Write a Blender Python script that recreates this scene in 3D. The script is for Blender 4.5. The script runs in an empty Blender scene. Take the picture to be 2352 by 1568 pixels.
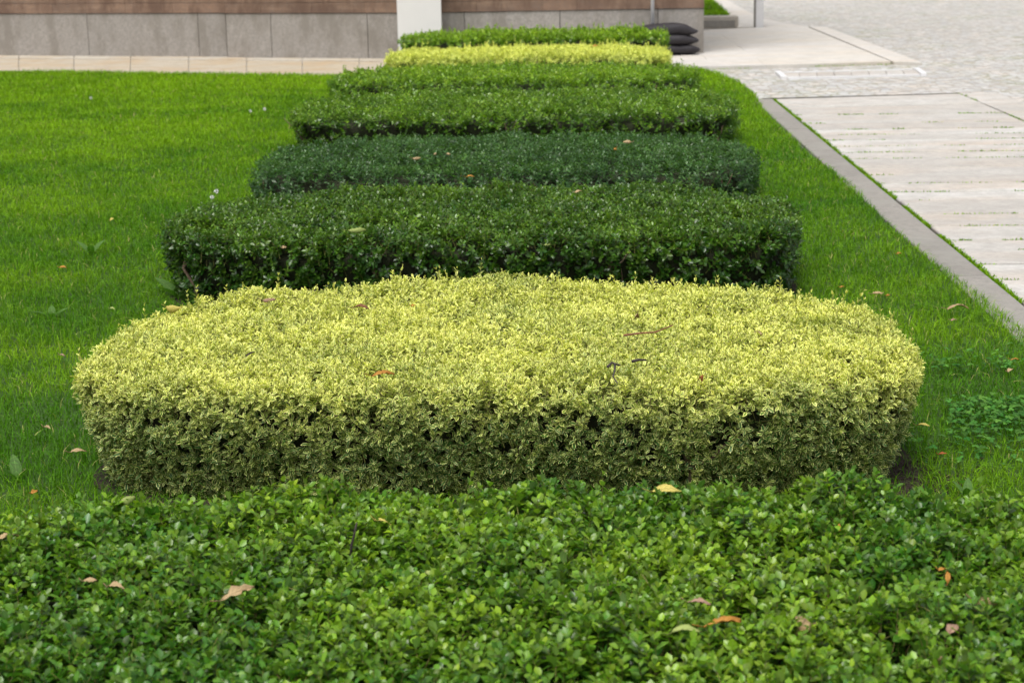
import bpy, math
import numpy as np
from mathutils import Matrix, Vector

# ------------------------------------------------------------------ camera
S = bpy.context.scene
CAM_H = 1.5
F = 4182.0                       # focal length in pixels of a 2352 px wide frame
PITCH = math.radians(12.77)
ROLL = math.radians(1.15)
_right = np.array([1.0, 0, 0]); _fwd = np.array([0, math.cos(PITCH), -math.sin(PITCH)])
_up = np.array([0, math.sin(PITCH), math.cos(PITCH)])
CR = _right*math.cos(ROLL) - _up*math.sin(ROLL)
CU = _up*math.cos(ROLL) + _right*math.sin(ROLL)
cam = bpy.data.cameras.new('camera')
cam_o = bpy.data.objects.new('camera', cam); S.collection.objects.link(cam_o)
m = Matrix.Identity(4)
for i in range(3):
    m[i][0] = CR[i]; m[i][1] = CU[i]; m[i][2] = -_fwd[i]
m[2][3] = CAM_H
cam_o.matrix_world = m
cam.sensor_width = 36.0; cam.lens = 36.0*F/2352
cam.clip_start = 0.1; cam.clip_end = 3000
cam.dof.use_dof = True; cam.dof.focus_distance = 5.1; cam.dof.aperture_fstop = 8.0
S.camera = cam_o

# ------------------------------------------------------------------ sky and sun
w = bpy.data.worlds.new("World"); S.world = w; w.use_nodes = True
nt = w.node_tree; bg = nt.nodes['Background']
sky = nt.nodes.new('ShaderNodeTexSky'); sky.sky_type = 'NISHITA'; sky.sun_disc = False
SUN_EL, SUN_AZ = math.radians(67), math.radians(203)     # azimuth from +Y, clockwise
sky.sun_elevation = SUN_EL; sky.sun_rotation = SUN_AZ
sky.dust_density = 5.0; sky.air_density = 1.0; sky.ozone_density = 1.0
hs = nt.nodes.new('ShaderNodeHueSaturation'); hs.inputs['Saturation'].default_value = 0.22
nt.links.new(sky.outputs[0], hs.inputs['Color']); nt.links.new(hs.outputs[0], bg.inputs['Color'])
bg.inputs['Strength'].default_value = 0.13
sun = bpy.data.lights.new('sun', 'SUN'); sun.energy = 1.35; sun.angle = math.radians(25); sun.color = (1, .97, .92)
sun_o = bpy.data.objects.new('sun', sun); S.collection.objects.link(sun_o)
sd = Vector((math.sin(SUN_AZ)*math.cos(SUN_EL), math.cos(SUN_AZ)*math.cos(SUN_EL), math.sin(SUN_EL)))
sun_o.rotation_euler = sd.to_track_quat('Z', 'Y').to_euler(); sun_o.location = (0, 0, 30)
S.view_settings.view_transform = 'Standard'; S.view_settings.look = 'None'
S.view_settings.exposure = 0.62; S.view_settings.gamma = 1.0
S.render.engine = 'CYCLES'
S.cycles.max_bounces = 6; S.cycles.diffuse_bounces = 3; S.cycles.transmission_bounces = 3
S.cycles.glossy_bounces = 2; S.cycles.transparent_max_bounces = 4

# ------------------------------------------------------------------ helpers
def at(px, py, z=0.0):
    """world point at height z seen at pixel px,py of the 2352x1568 photograph"""
    d = _fwd + (px-1176)/F*CR - (py-784)/F*CU
    t = (z-CAM_H)/d[2]
    return np.array([d[0]*t, d[1]*t, z])

def _hash(ix, iy, iz, seed):
    n = (ix*73856093) ^ (iy*19349663) ^ (iz*83492791) ^ (seed*2654435)
    n = (n ^ (n >> 13)) * 1274126177
    n = n & 0x7fffffff
    n = (n ^ (n >> 15)) & 0xffff
    return n/65535.0

def vnoise(p, scale, seed=0):
    q = np.asarray(p, float)*scale
    i = np.floor(q).astype(np.int64); f = q-i; f = f*f*(3-2*f)
    r = 0
    for dx in (0, 1):
        for dy in (0, 1):
            for dz in (0, 1):
                wgt = (f[:, 0] if dx else 1-f[:, 0])*(f[:, 1] if dy else 1-f[:, 1])*(f[:, 2] if dz else 1-f[:, 2])
                r = r + wgt*_hash(i[:, 0]+dx, i[:, 1]+dy, i[:, 2]+dz, seed)
    return r

def link(name, me, mat=None, parent=None):
    o = bpy.data.objects.new(name, me); S.collection.objects.link(o)
    if mat is not None: me.materials.append(mat)
    if parent is not None: o.parent = parent
    return o

def tag(o, label=None, cat=None, group=None, kind=None):
    if label: o['label'] = label
    if cat: o['category'] = cat
    if group: o['group'] = group
    if kind: o['kind'] = kind
    return o

def thing(name, label, cat, loc=(0, 0, 0), group=None):
    o = bpy.data.objects.new(name, None); S.collection.objects.link(o)
    o.location = loc; o.empty_display_size = .1
    return tag(o, label, cat, group)

def np_mesh(name, verts, faces, attr=None, smooth=True):
    """faces: list of int arrays (n, k); attr: (nverts, 4) colour attribute named 'leaf'"""
    me = bpy.data.meshes.new(name)
    me.vertices.add(len(verts)); me.vertices.foreach_set('co', np.ascontiguousarray(verts, np.float32).ravel())
    loops = np.concatenate([f.ravel() for f in faces]).astype(np.int32)
    tot = np.concatenate([np.full(len(f), f.shape[1], np.int32) for f in faces])
    start = np.concatenate([[0], np.cumsum(tot)[:-1]]).astype(np.int32)
    me.loops.add(len(loops)); me.loops.foreach_set('vertex_index', loops)
    me.polygons.add(len(tot)); me.polygons.foreach_set('loop_start', start)
    if smooth: me.polygons.foreach_set('use_smooth', np.ones(len(tot), bool))
    if attr is not None:
        a = me.attributes.new('leaf', 'FLOAT_COLOR', 'POINT')
        a.data.foreach_set('color', np.ascontiguousarray(attr, np.float32).ravel())
    me.update(calc_edges=True)
    return me

class MB:
    """collects boxes, polygons and tubes; every vertex carries a colour attribute (rand in B)"""
    def __init__(s): s.v = []; s.f = []; s.c = []
    def add(s, vs, fs, rnd=0.5, a=0.0):
        b = len(s.v); s.v += [tuple(v) for v in vs]; s.f += [tuple(b+i for i in f) for f in fs]
        s.c += [(0, 0, rnd, a)]*len(vs)
    def prism(s, poly, z0, z1, rnd=0.5, a=0.0, inset=0.0):
        """upright prism over a CCW xy polygon; inset chamfers the top rim"""
        n = len(poly); P = [np.array(p[:2], float) for p in poly]
        vs = [(*p, z0) for p in P]
        if inset:
            c = sum(P)/n
            top = []
            for i in range(n):
                e1 = P[i]-P[i-1]; e2 = P[(i+1) % n]-P[i]
                n1 = np.array([-e1[1], e1[0]])/np.linalg.norm(e1); n2 = np.array([-e2[1], e2[0]])/np.linalg.norm(e2)
                d = n1+n2; d = d/max(.35, np.dot(d, n1))
                top.append(P[i]+d*inset)
            vs += [(*p, z1-inset) for p in P] + [(*p, z1) for p in top]
            fs = [tuple(range(2*n, 3*n)), tuple(range(n-1, -1, -1))]
            for i in range(n):
                j = (i+1) % n
                fs += [(i, j, n+j, n+i), (n+i, n+j, 2*n+j, 2*n+i)]
        else:
            vs += [(*p, z1) for p in P]
            fs = [tuple(range(n, 2*n)), tuple(range(n-1, -1, -1))] + [(i, (i+1) % n, n+(i+1) % n, n+i) for i in range(n)]
        s.add(vs, fs, rnd, a)
    def tube(s, pts, r0, r1, n=7, rnd=.5):
        pts = [np.array(p, float) for p in pts]; vs = []; fs = []
        for k, p in enumerate(pts):
            t = pts[min(k+1, len(pts)-1)]-pts[max(k-1, 0)]; t /= np.linalg.norm(t)
            u = np.cross(t, [0.3, .1, 1.0] if abs(t[2]) < .9 else [1, 0, 0]); u /= np.linalg.norm(u); v = np.cross(t, u)
            r = r0+(r1-r0)*k/(len(pts)-1)
            vs += [p+r*(u*math.cos(a)+v*math.sin(a)) for a in [2*math.pi*i/n for i in range(n)]]
        for k in range(len(pts)-1):
            fs += [(k*n+i, k*n+(i+1) % n, (k+1)*n+(i+1) % n, (k+1)*n+i) for i in range(n)]
        fs += [tuple(range(n-1, -1, -1)), tuple(range((len(pts)-1)*n, len(pts)*n))]
        s.add(vs, fs, rnd)
    def build(s, name, mat, parent=None, smooth=False):
        me = bpy.data.meshes.new(name); me.from_pydata(s.v, [], s.f)
        a = me.attributes.new('leaf', 'FLOAT_COLOR', 'POINT')
        a.data.foreach_set('color', np.array(s.c, np.float32).ravel())
        if smooth: me.polygons.foreach_set('use_smooth', np.ones(len(me.polygons), bool))
        me.update()
        return link(name, me, mat, parent)

# ------------------------------------------------------------------ materials
def newmat(name):
    mt = bpy.data.materials.new(name); mt.use_nodes = True
    return mt, mt.node_tree, mt.node_tree.nodes['Principled BSDF']
def N(nt, t, **kw):
    n = nt.nodes.new(t)
    for k, v in kw.items():
        if hasattr(n, k): setattr(n, k, v)
        else: n.inputs[k].default_value = v
    return n
def mixc(nt, fac, a, b, mode='MIX'):
    n = nt.nodes.new('ShaderNodeMix'); n.data_type = 'RGBA'; n.blend_type = mode
    for inp, v in ((n.inputs['Factor'], fac), (n.inputs['A'], a), (n.inputs['B'], b)):
        pass
    for idx, v in ((0, fac), (6, a), (7, b)):
        if hasattr(v, 'is_output') or isinstance(v, bpy.types.NodeSocket): nt.links.new(v, n.inputs[idx])
        elif idx == 0: n.inputs[0].default_value = v
        else: n.inputs[idx].default_value = (*v, 1)
    return n.outputs[2]
def mapr(nt, v, a, b, c, d):
    n = nt.nodes.new('ShaderNodeMapRange'); n.inputs[1].default_value = a; n.inputs[2].default_value = b
    n.inputs[3].default_value = c; n.inputs[4].default_value = d; nt.links.new(v, n.inputs[0]); return n.outputs[0]
def mth(nt, op, a, b=None):
    n = nt.nodes.new('ShaderNodeMath'); n.operation = op
    for i, v in enumerate((a, b)):
        if v is None: continue
        if isinstance(v, bpy.types.NodeSocket): nt.links.new(v, n.inputs[i])
        else: n.inputs[i].default_value = v
    return n.outputs[0]
def noise(nt, scale, detail=4, rough=.55, vec=None, w=None):
    n = nt.nodes.new('ShaderNodeTexNoise'); n.inputs['Scale'].default_value = scale
    n.inputs['Detail'].default_value = detail; n.inputs['Roughness'].default_value = rough
    if vec is None: vec = nt.nodes.new('ShaderNodeTexCoord').outputs['Object']
    nt.links.new(vec, n.inputs['Vector']); return n.outputs['Fac']
def bump(nt, h, strength, dist, b):
    n = nt.nodes.new('ShaderNodeBump'); n.inputs['Strength'].default_value = strength; n.inputs['Distance'].default_value = dist
    nt.links.new(h, n.inputs['Height']); nt.links.new(n.outputs[0], b.inputs['Normal'])

def leaf_mat(name, old, young, margin=None, margin_young=None, rough=.42, trans=.34, spec=.5, under=(.16, .24, .09), vr=(.6, 1.4), yel=None):
    """R = distance from the midrib, G = along the blade, B = random, A = youth of the shoot"""
    mt, nt, b = newmat(name)
    at_ = nt.nodes.new('ShaderNodeAttribute'); at_.attribute_name = 'leaf'
    sep = nt.nodes.new('ShaderNodeSeparateColor'); nt.links.new(at_.outputs['Color'], sep.inputs[0])
    R, G, B, A = sep.outputs[0], sep.outputs[1], sep.outputs[2], at_.outputs['Alpha']
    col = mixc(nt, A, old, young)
    if margin:
        edge = mth(nt, 'MAXIMUM', R, mth(nt, 'MULTIPLY', mth(nt, 'ABSOLUTE', mth(nt, 'SUBTRACT', G, .5)), 1.75))
        thr = mth(nt, 'ADD', mapr(nt, A, 0, 1, .70, .42), mapr(nt, B, 0, 1, -.14, .14))
        mask = mth(nt, 'MULTIPLY', mth(nt, 'SUBTRACT', edge, thr), 9)
        cl = nt.nodes.new('ShaderNodeClamp'); nt.links.new(mask, cl.inputs[0])
        # some whole shoots have lost their pale margin
        plain = mth(nt, 'LESS_THAN', B, 0.975)
        col = mixc(nt, mth(nt, 'MULTIPLY', cl.outputs[0], plain), col, mixc(nt, A, margin, margin_young))
    else:
        rib = mth(nt, 'LESS_THAN', R, .09)
        col = mixc(nt, mth(nt, 'MULTIPLY', rib, .25), col, (.25, .35, .12))
        if yel:
            col = mixc(nt, mth(nt, 'GREATER_THAN', B, .975), col, yel)
    hsv = nt.nodes.new('ShaderNodeHueSaturation')
    nt.links.new(col, hsv.inputs['Color'])
    nt.links.new(mapr(nt, B, 0, 1, .515, .485), hsv.inputs['Hue'])
    b2 = mth(nt, 'FRACT', mth(nt, 'MULTIPLY', B, 7.31))
    nt.links.new(mapr(nt, b2, 0, 1, *vr), hsv.inputs['Value'])
    geo = nt.nodes.new('ShaderNodeNewGeometry')
    c2 = mixc(nt, mth(nt, 'MULTIPLY', geo.outputs['Backfacing'], .35), hsv.outputs[0], under)
    nt.links.new(c2, b.inputs['Base Color'])
    nt.links.new(mapr(nt, geo.outputs['Backfacing'], 0, 1, rough, .7), b.inputs['Roughness'])
    b.inputs['Specular IOR Level'].default_value = spec
    tr = nt.nodes.new('ShaderNodeBsdfTranslucent')
    nt.links.new(mixc(nt, 1.0, hsv.outputs[0], (1.25, 1.35, .55), 'MULTIPLY'), tr.inputs['Color'])
    mx = nt.nodes.new('ShaderNodeMixShader'); mx.inputs[0].default_value = trans
    nt.links.new(b.outputs[0], mx.inputs[1]); nt.links.new(tr.outputs[0], mx.inputs[2])
    nt.links.new(mx.outputs[0], nt.nodes['Material Output'].inputs['Surface'])
    return mt

def grass_mat():
    mt, nt, b = newmat('grass_blades')
    at_ = nt.nodes.new('ShaderNodeAttribute'); at_.attribute_name = 'leaf'
    sep = nt.nodes.new('ShaderNodeSeparateColor'); nt.links.new(at_.outputs['Color'], sep.inputs[0])
    G, B, A = sep.outputs[1], sep.outputs[2], at_.outputs['Alpha']
    col = mixc(nt, A, (.062, .190, .005), (.22, .40, .007))
    col = mixc(nt, mth(nt, 'GREATER_THAN', B, .98), col, (.36, .34, .12))
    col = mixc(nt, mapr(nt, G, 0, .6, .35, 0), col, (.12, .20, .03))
    hsv = nt.nodes.new('ShaderNodeHueSaturation'); nt.links.new(col, hsv.inputs['Color'])
    b2 = mth(nt, 'FRACT', mth(nt, 'MULTIPLY', B, 5.77))
    nt.links.new(mapr(nt, b2, 0, 1, .6, 1.4), hsv.inputs['Value'])
    nt.links.new(hsv.outputs[0], b.inputs['Base Color']); b.inputs['Roughness'].default_value = .5
    b.inputs['Specular IOR Level'].default_value = .12
    tr = nt.nodes.new('ShaderNodeBsdfTranslucent')
    nt.links.new(mixc(nt, 1.0, hsv.outputs[0], (1.2, 1.3, .5), 'MULTIPLY'), tr.inputs['Color'])
    mx = nt.nodes.new('ShaderNodeMixShader'); mx.inputs[0].default_value = .3
    nt.links.new(b.outputs[0], mx.inputs[1]); nt.links.new(tr.outputs[0], mx.inputs[2])
    nt.links.new(mx.outputs[0], nt.nodes['Material Output'].inputs['Surface'])
    return mt

def stone_mat(name, base, var, warm=None, speck=.12, rough=.85, bscale=60, bstr=.3, stain=None, streak=False):
    mt, nt, b = newmat(name)
    at_ = nt.nodes.new('ShaderNodeAttribute'); at_.attribute_name = 'leaf'
    sep = nt.nodes.new('ShaderNodeSeparateColor'); nt.links.new(at_.outputs['Color'], sep.inputs[0])
    tc = nt.nodes.new('ShaderNodeTexCoord').outputs['Object']
    col = mixc(nt, sep.outputs[2], base, var)
    if warm:
        vv = tc
        if streak:
            mp = nt.nodes.new('ShaderNodeMapping'); mp.inputs['Scale'].default_value = streak; nt.links.new(tc, mp.inputs[0]); vv = mp.outputs[0]
        col = mixc(nt, mapr(nt, noise(nt, 1.6, 4, .6, vv), .45, .72, 0, .8), col, warm)
    fine = noise(nt, 28, 6, .9, tc); mid = noise(nt, 5, 6, .75, tc)
    col = mixc(nt, mapr(nt, fine, .40, .56, speck*1.7, 0), col, (.12, .115, .11))
    col = mixc(nt, mapr(nt, mid, .42, .62, 0, .55), col, tuple(c*.72 for c in base))
    if stain:
        mpz = nt.nodes.new('ShaderNodeMapping'); mpz.inputs['Scale'].default_value = (1.6, 1.6, .7); nt.links.new(tc, mpz.inputs[0])
        big = noise(nt, 2.0, 7, .75, mpz.outputs[0])
        col = mixc(nt, mapr(nt, big, .46, .60, 0, .8), col, stain)
    nt.links.new(col, b.inputs['Base Color']); b.inputs['Roughness'].default_value = rough
    b.inputs['Specular IOR Level'].default_value = .25
    bump(nt, noise(nt, bscale, 5, .7, tc), bstr, .01, b)
    return mt

def plain_mat(name, col, rough=.6, metal=0, var=.15, nscale=25, bstr=.1, col2=None):
    mt, nt, b = newmat(name)
    f = noise(nt, nscale, 5, .6)
    c = mixc(nt, mapr(nt, f, .35, .7, 0, 1), col, col2 or tuple(x*(1-var) for x in col))
    nt.links.new(c, b.inputs['Base Color']); b.inputs['Roughness'].default_value = rough; b.inputs['Metallic'].default_value = metal
    b.inputs['Specular IOR Level'].default_value = .3
    if bstr: bump(nt, noise(nt, nscale*4, 4), bstr, .005, b)
    return mt

M = {}
M['soil'] = plain_mat('soil', (.040, .028, .020), .95, 0, .6, 30, .9, col2=(.022, .016, .012))
M['lawn'] = plain_mat('lawn_earth', (.035, .085, .012), .95, 0, .5, 8, .6, col2=(.03, .05, .014))
M['ground'] = plain_mat('ground_earth', (.16, .15, .13), .95, 0, .2, 3, .3)
M['joint'] = plain_mat('joint_earth', (.05, .045, .032), .95, 0, .4, 20, .6)
M['bark'] = plain_mat('bark', (.10, .062, .038), .9, 0, .5, 60, .7, col2=(.19, .14, .10))
M['interior'] = plain_mat('dark_hedge_core', (.018, .016, .010), 1.0, 0, .6, 40, .8, col2=(.03, .04, .015))  # near-black colour of the added hedge cores, puts shade into the leaf gaps
M['granite'] = stone_mat('granite_plinth', (.385, .355, .322), (.30, .277, .252), None, .32, .8, 90, .25, stain=(.21, .19, .165))
M['sandstone'] = stone_mat('red_sandstone', (.26, .165, .115), (.18, .12, .088), (.33, .22, .15), .25, .9, 50, .5, stain=(.12, .075, .055), streak=(1, 1, 12))
M['yellow_stone'] = stone_mat('yellow_sandstone', (.43, .37, .28), (.46, .42, .36), (.43, .30, .16), .1, .9, 50, .3)
M['slab'] = stone_mat('pale_slab', (.42, .396, .365), (.52, .505, .48), (.47, .39, .315), .14, .9, 45, .35, streak=(.5, 1.6, 1))
M['slab_warm'] = stone_mat('pale_slab_far', (.55, .52, .475), (.54, .515, .49), (.56, .48, .38), .06, .9, 45, .3, streak=(.4, 1.4, 1))
M['kerb'] = stone_mat('kerb_granite', (.31, .288, .258), (.235, .22, .198), None, .3, .85, 80, .3, stain=(.25, .24, .215))
M['lowkerb'] = stone_mat('low_kerb', (.50, .45, .38), (.38, .35, .31), None, .2, .85, 60, .3, stain=(.3, .28, .25))
M['white'] = plain_mat('white_paint', (.74, .715, .70), .55, 0, .04, 6, .02)
M['white_metal'] = plain_mat('white_metal', (.64, .635, .64), .4, 0, .08, 12, .03)
M['grey_metal'] = plain_mat('grey_metal', (.60, .60, .62), .4, .1, .1, 12, .03)
M['rubber'] = plain_mat('black_woven_plastic', (.022, .020, .024), .62, 0, .4, 60, .5, col2=(.034, .030, .032))
M['dark_metal'] = plain_mat('dark_metal', (.02, .02, .024), .6, 0, .3, 40, .2)

def sett_mat():
    mt, nt, b = newmat('granite_setts')
    tc = nt.nodes.new('ShaderNodeTexCoord').outputs['Object']
    wob = nt.nodes.new('ShaderNodeTexNoise'); wob.inputs['Scale'].default_value = 4; nt.links.new(tc, wob.inputs['Vector'])
    vadd = nt.nodes.new('ShaderNodeVectorMath'); vadd.operation = 'MULTIPLY_ADD'
    nt.links.new(wob.outputs['Color'], vadd.inputs[0]); vadd.inputs[1].default_value = (.06, .06, 0); nt.links.new(tc, vadd.inputs[2])
    vo = nt.nodes.new('ShaderNodeTexVoronoi'); vo.feature = 'DISTANCE_TO_EDGE'; vo.inputs['Scale'].default_value = 9.5; vo.inputs['Randomness'].default_value = .55
    vc = nt.nodes.new('ShaderNodeTexVoronoi'); vc.inputs['Scale'].default_value = 9.5; vc.inputs['Randomness'].default_value = .55
    nt.links.new(vadd.outputs[0], vo.inputs['Vector']); nt.links.new(vadd.outputs[0], vc.inputs['Vector'])
    sp = nt.nodes.new('ShaderNodeSeparateColor'); nt.links.new(vc.outputs['Color'], sp.inputs[0])
    col = mixc(nt, sp.outputs[0], (.535, .53, .52), (.35, .347, .347))
    col = mixc(nt, mapr(nt, sp.outputs[1], .6, 1, 0, .6), col, (.62, .53, .45))
    big = noise(nt, .9, 5, .65, tc)
    joint = mapr(nt, vo.outputs['Distance'], .03, .12, .8, 0)
    jc = mixc(nt, mapr(nt, big, .5, .68, 0, 1), (.30, .27, .22), (.17, .20, .07))
    col = mixc(nt, joint, col, jc)
    col = mixc(nt, mapr(nt, noise(nt, 60, 3, .6, tc), .4, .7, 0, .3), col, (.3, .29, .28))
    nt.links.new(col, b.inputs['Base Color']); b.inputs['Roughness'].default_value = .85; b.inputs['Specular IOR Level'].default_value = .25
    bump(nt, mapr(nt, vo.outputs['Distance'], 0, .25, 0, 1), .6, .02, b)
    return mt
M['sett'] = sett_mat()

M['leaf_mid'] = leaf_mat('boxwood_mid_green', (.046, .150, .009), (.27, .41, .018), rough=.34, spec=.48, yel=(.45, .42, .06))
M['leaf_var'] = leaf_mat('boxwood_cream_margins', (.050, .135, .024), (.38, .46, .050), (.86, .84, .34), (.96, .91, .28), rough=.45, spec=.35, trans=.27, under=(.50, .52, .22), vr=(.82, 1.15))
M['leaf_dark'] = leaf_mat('boxwood_dark_green', (.026, .084, .007), (.14, .26, .012), rough=.30, spec=.5, yel=(.30, .32, .04))
M['leaf_blue'] = leaf_mat('boxwood_blue_green', (.025, .080, .019), (.075, .175, .030), rough=.32, spec=.4)
M['leaf_fresh'] = leaf_mat('boxwood_fresh_green', (.044, .118, .006), (.19, .33, .012), rough=.25, spec=.45, yel=(.38, .36, .05))
M['leaf_light'] = leaf_mat('boxwood_light_green', (.070, .170, .008), (.28, .44, .016), rough=.28, spec=.42, yel=(.45, .4, .05))
M['leaf_yellow'] = leaf_mat('boxwood_yellow', (.30, .38, .07), (.56, .62, .10), (.78, .78, .22), (.94, .93, .24), rough=.5, spec=.3, trans=.2, under=(.6, .62, .18), vr=(.85, 1.15))
M['grass'] = grass_mat()
M['clover'] = leaf_mat('clover_green', (.035, .150, .018), (.09, .24, .03), rough=.55, spec=.2)
M['weed'] = leaf_mat('broadleaf_green', (.04, .13, .012), (.07, .18, .02), rough=.55, spec=.2)
M['twig_green'] = plain_mat('young_green_stem', (.20, .22, .05), .6, 0, .4, 40, 0, col2=(.14, .10, .04))
M['petal'] = plain_mat('white_petals', (.8, .8, .78), .7, 0, .1, 90, 0)

# ------------------------------------------------------------------ leaf generator
# blade template: midrib along +y, outline half width 1 -> columns (x, y, z, r)
def template(simple):
    if simple:
        rows = [(0, 0), (.45, 1.0), (1, 0)]
    else:
        rows = [(0, .10), (.30, .86), (.66, .88), (1, .06)]
    V = []; Fq = []; Ft = []
    if simple:   # 4 outline points + fold: base, left, right, tip, mid
        V = [(0, 0, 0), (-1, .48, 1), (0, .48, 0), (1, .48, 1), (0, 1, 0)]
        return np.array(V, float), [np.array([[0, 2, 1], [0, 3, 2], [1, 2, 4], [2, 3, 4]])]
    V = [(0, 0, 0), (-.80, .28, 1), (0, .28, 0), (.80, .28, 1), (-.95, .68, 1), (0, .68, 0), (.95, .68, 1), (0, 1, .2)]
    q = np.array([[1, 2, 5, 4], [2, 3, 6, 5]]); t = np.array([[0, 2, 1], [0, 3, 2], [4, 5, 7], [5, 6, 7]])
    return np.array(V, float), [q, t]
T_FULL = template(False); T_SIMPLE = template(True)

def blades(base, axis, normal, length, width, fold, curl, rnd, young, tpl):
    """vectorised: one blade per row"""
    V, Fs = tpl; n = len(base); k = len(V)
    side = np.cross(axis, normal); side /= np.linalg.norm(side, axis=1, keepdims=True)+1e-9
    nn = np.cross(side, axis)
    x = V[:, 0][None, :]*width[:, None]; y = V[:, 1][None, :]*length[:, None]
    z = np.abs(V[:, 0])[None, :]*(width*fold)[:, None] - (V[:, 1]**2)[None, :]*(length*curl)[:, None]
    P = base[:, None, :] + x[:, :, None]*side[:, None, :] + y[:, :, None]*axis[:, None, :] + z[:, :, None]*nn[:, None, :]
    at4 = np.empty((n, k, 4), np.float32)
    at4[:, :, 0] = V[:, 2][None]; at4[:, :, 1] = V[:, 1][None]; at4[:, :, 2] = rnd[:, None]; at4[:, :, 3] = young[:, None]
    off = (np.arange(n)*k)[:, None, None]
    return P.reshape(-1, 3), [(f[None]+off).reshape(-1, f.shape[1]) for f in Fs], at4.reshape(-1, 4)

def unit(a): return a/(np.linalg.norm(a, axis=1, keepdims=True)+1e-9)

def sprig_arrays(P, D, L, rng, npairs, leaf_len, aspect, young, rnd0, tpl, spread=(35, 75), droop=.25):
    """P sprig roots, D directions, L lengths"""
    n = len(P); VV = []; FF = {3: [], 4: []}; AA = []; nv = 0
    ref = unit(rng.normal(size=(n, 3))); U = unit(np.cross(D, ref)); W = np.cross(D, U)
    ph = rng.uniform(0, 6.28, n)
    for k in range(npairs):
        t = (k+.6)/npairs
        for s in (0, 1):
            a = ph + k*math.pi/2 + s*math.pi + rng.normal(0, .25, n)
            rad = U*np.cos(a)[:, None] + W*np.sin(a)[:, None]
            al = np.radians(spread[1]+(spread[0]-spread[1])*t**1.5 + rng.normal(0, 9, n))
            ax = D*np.cos(al)[:, None] + rad*np.sin(al)[:, None]
            nr = D*np.sin(al)[:, None] - rad*np.cos(al)[:, None]
            ax = unit(ax + rng.normal(0, .10, (n, 3)))
            base = P + D*(L*t)[:, None]
            sz = leaf_len*(1.05-.45*t**3)*rng.uniform(.6, 1.25, n)
            r = np.clip(rnd0*.0+rng.uniform(0, .96, n), 0, 1)
            r = np.where(rnd0 > .97, .99, r)
            y = np.clip(young*(.35+.65*t)+rng.normal(0, .09, n), 0, 1)
            v, f, at4 = blades(base, ax, nr, sz, sz*aspect*.5*rng.uniform(.85, 1.15, n), rng.uniform(.12, .5, n), rng.uniform(.0, droop, n), r, y, tpl)
            VV.append(v); AA.append(at4)
            for g in f: FF[g.shape[1]].append(g+nv)
            nv += len(v)
    return np.concatenate(VV), {k: np.concatenate(FF[k]) for k in (3, 4) if FF[k]}, np.concatenate(AA)
def join_arrays(name, parts):
    nv = 0; V = []; A = []; FF = {3: [], 4: []}
    for v, f, a in parts:
        for k in f: FF[k].append(f[k]+nv)
        V.append(v); A.append(a); nv += len(v)
    return np_mesh(name, np.concatenate(V), [np.concatenate(FF[k]) for k in (3, 4) if FF[k]], np.concatenate(A))

def stem_mesh(name, P0, P1, r):
    n = len(P0); D = unit(P1-P0); ref = np.tile(np.array([[.3, .5, .8]]), (n, 1)); U = unit(np.cross(D, ref)); W = np.cross(D, U)
    vs = []
    for P, rr in ((P0, r), (P1, r*.6)):
        for i in range(3):
            a = i*2.0944; vs.append(P+rr*(U*math.cos(a)+W*math.sin(a)))
    V = np.stack(vs, 1).reshape(-1, 3); off = (np.arange(n)*6)[:, None]
    q = np.concatenate([off+np.array([[i, (i+1) % 3, 3+(i+1) % 3, 3+i]]) for i in range(3)])
    return np_mesh(name, V, [q])

def in_poly(P, poly):
    poly = np.array(poly); x, y = P[:, 0], P[:, 1]; r = np.zeros(len(P), bool); j = len(poly)-1
    for i in range(len(poly)):
        xi, yi = poly[i]; xj, yj = poly[j]
        c = ((yi > y) != (yj > y)) & (x < (xj-xi)*(y-yi)/(yj-yi+1e-12)+xi)
        r ^= c; j = i
    return r

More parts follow.
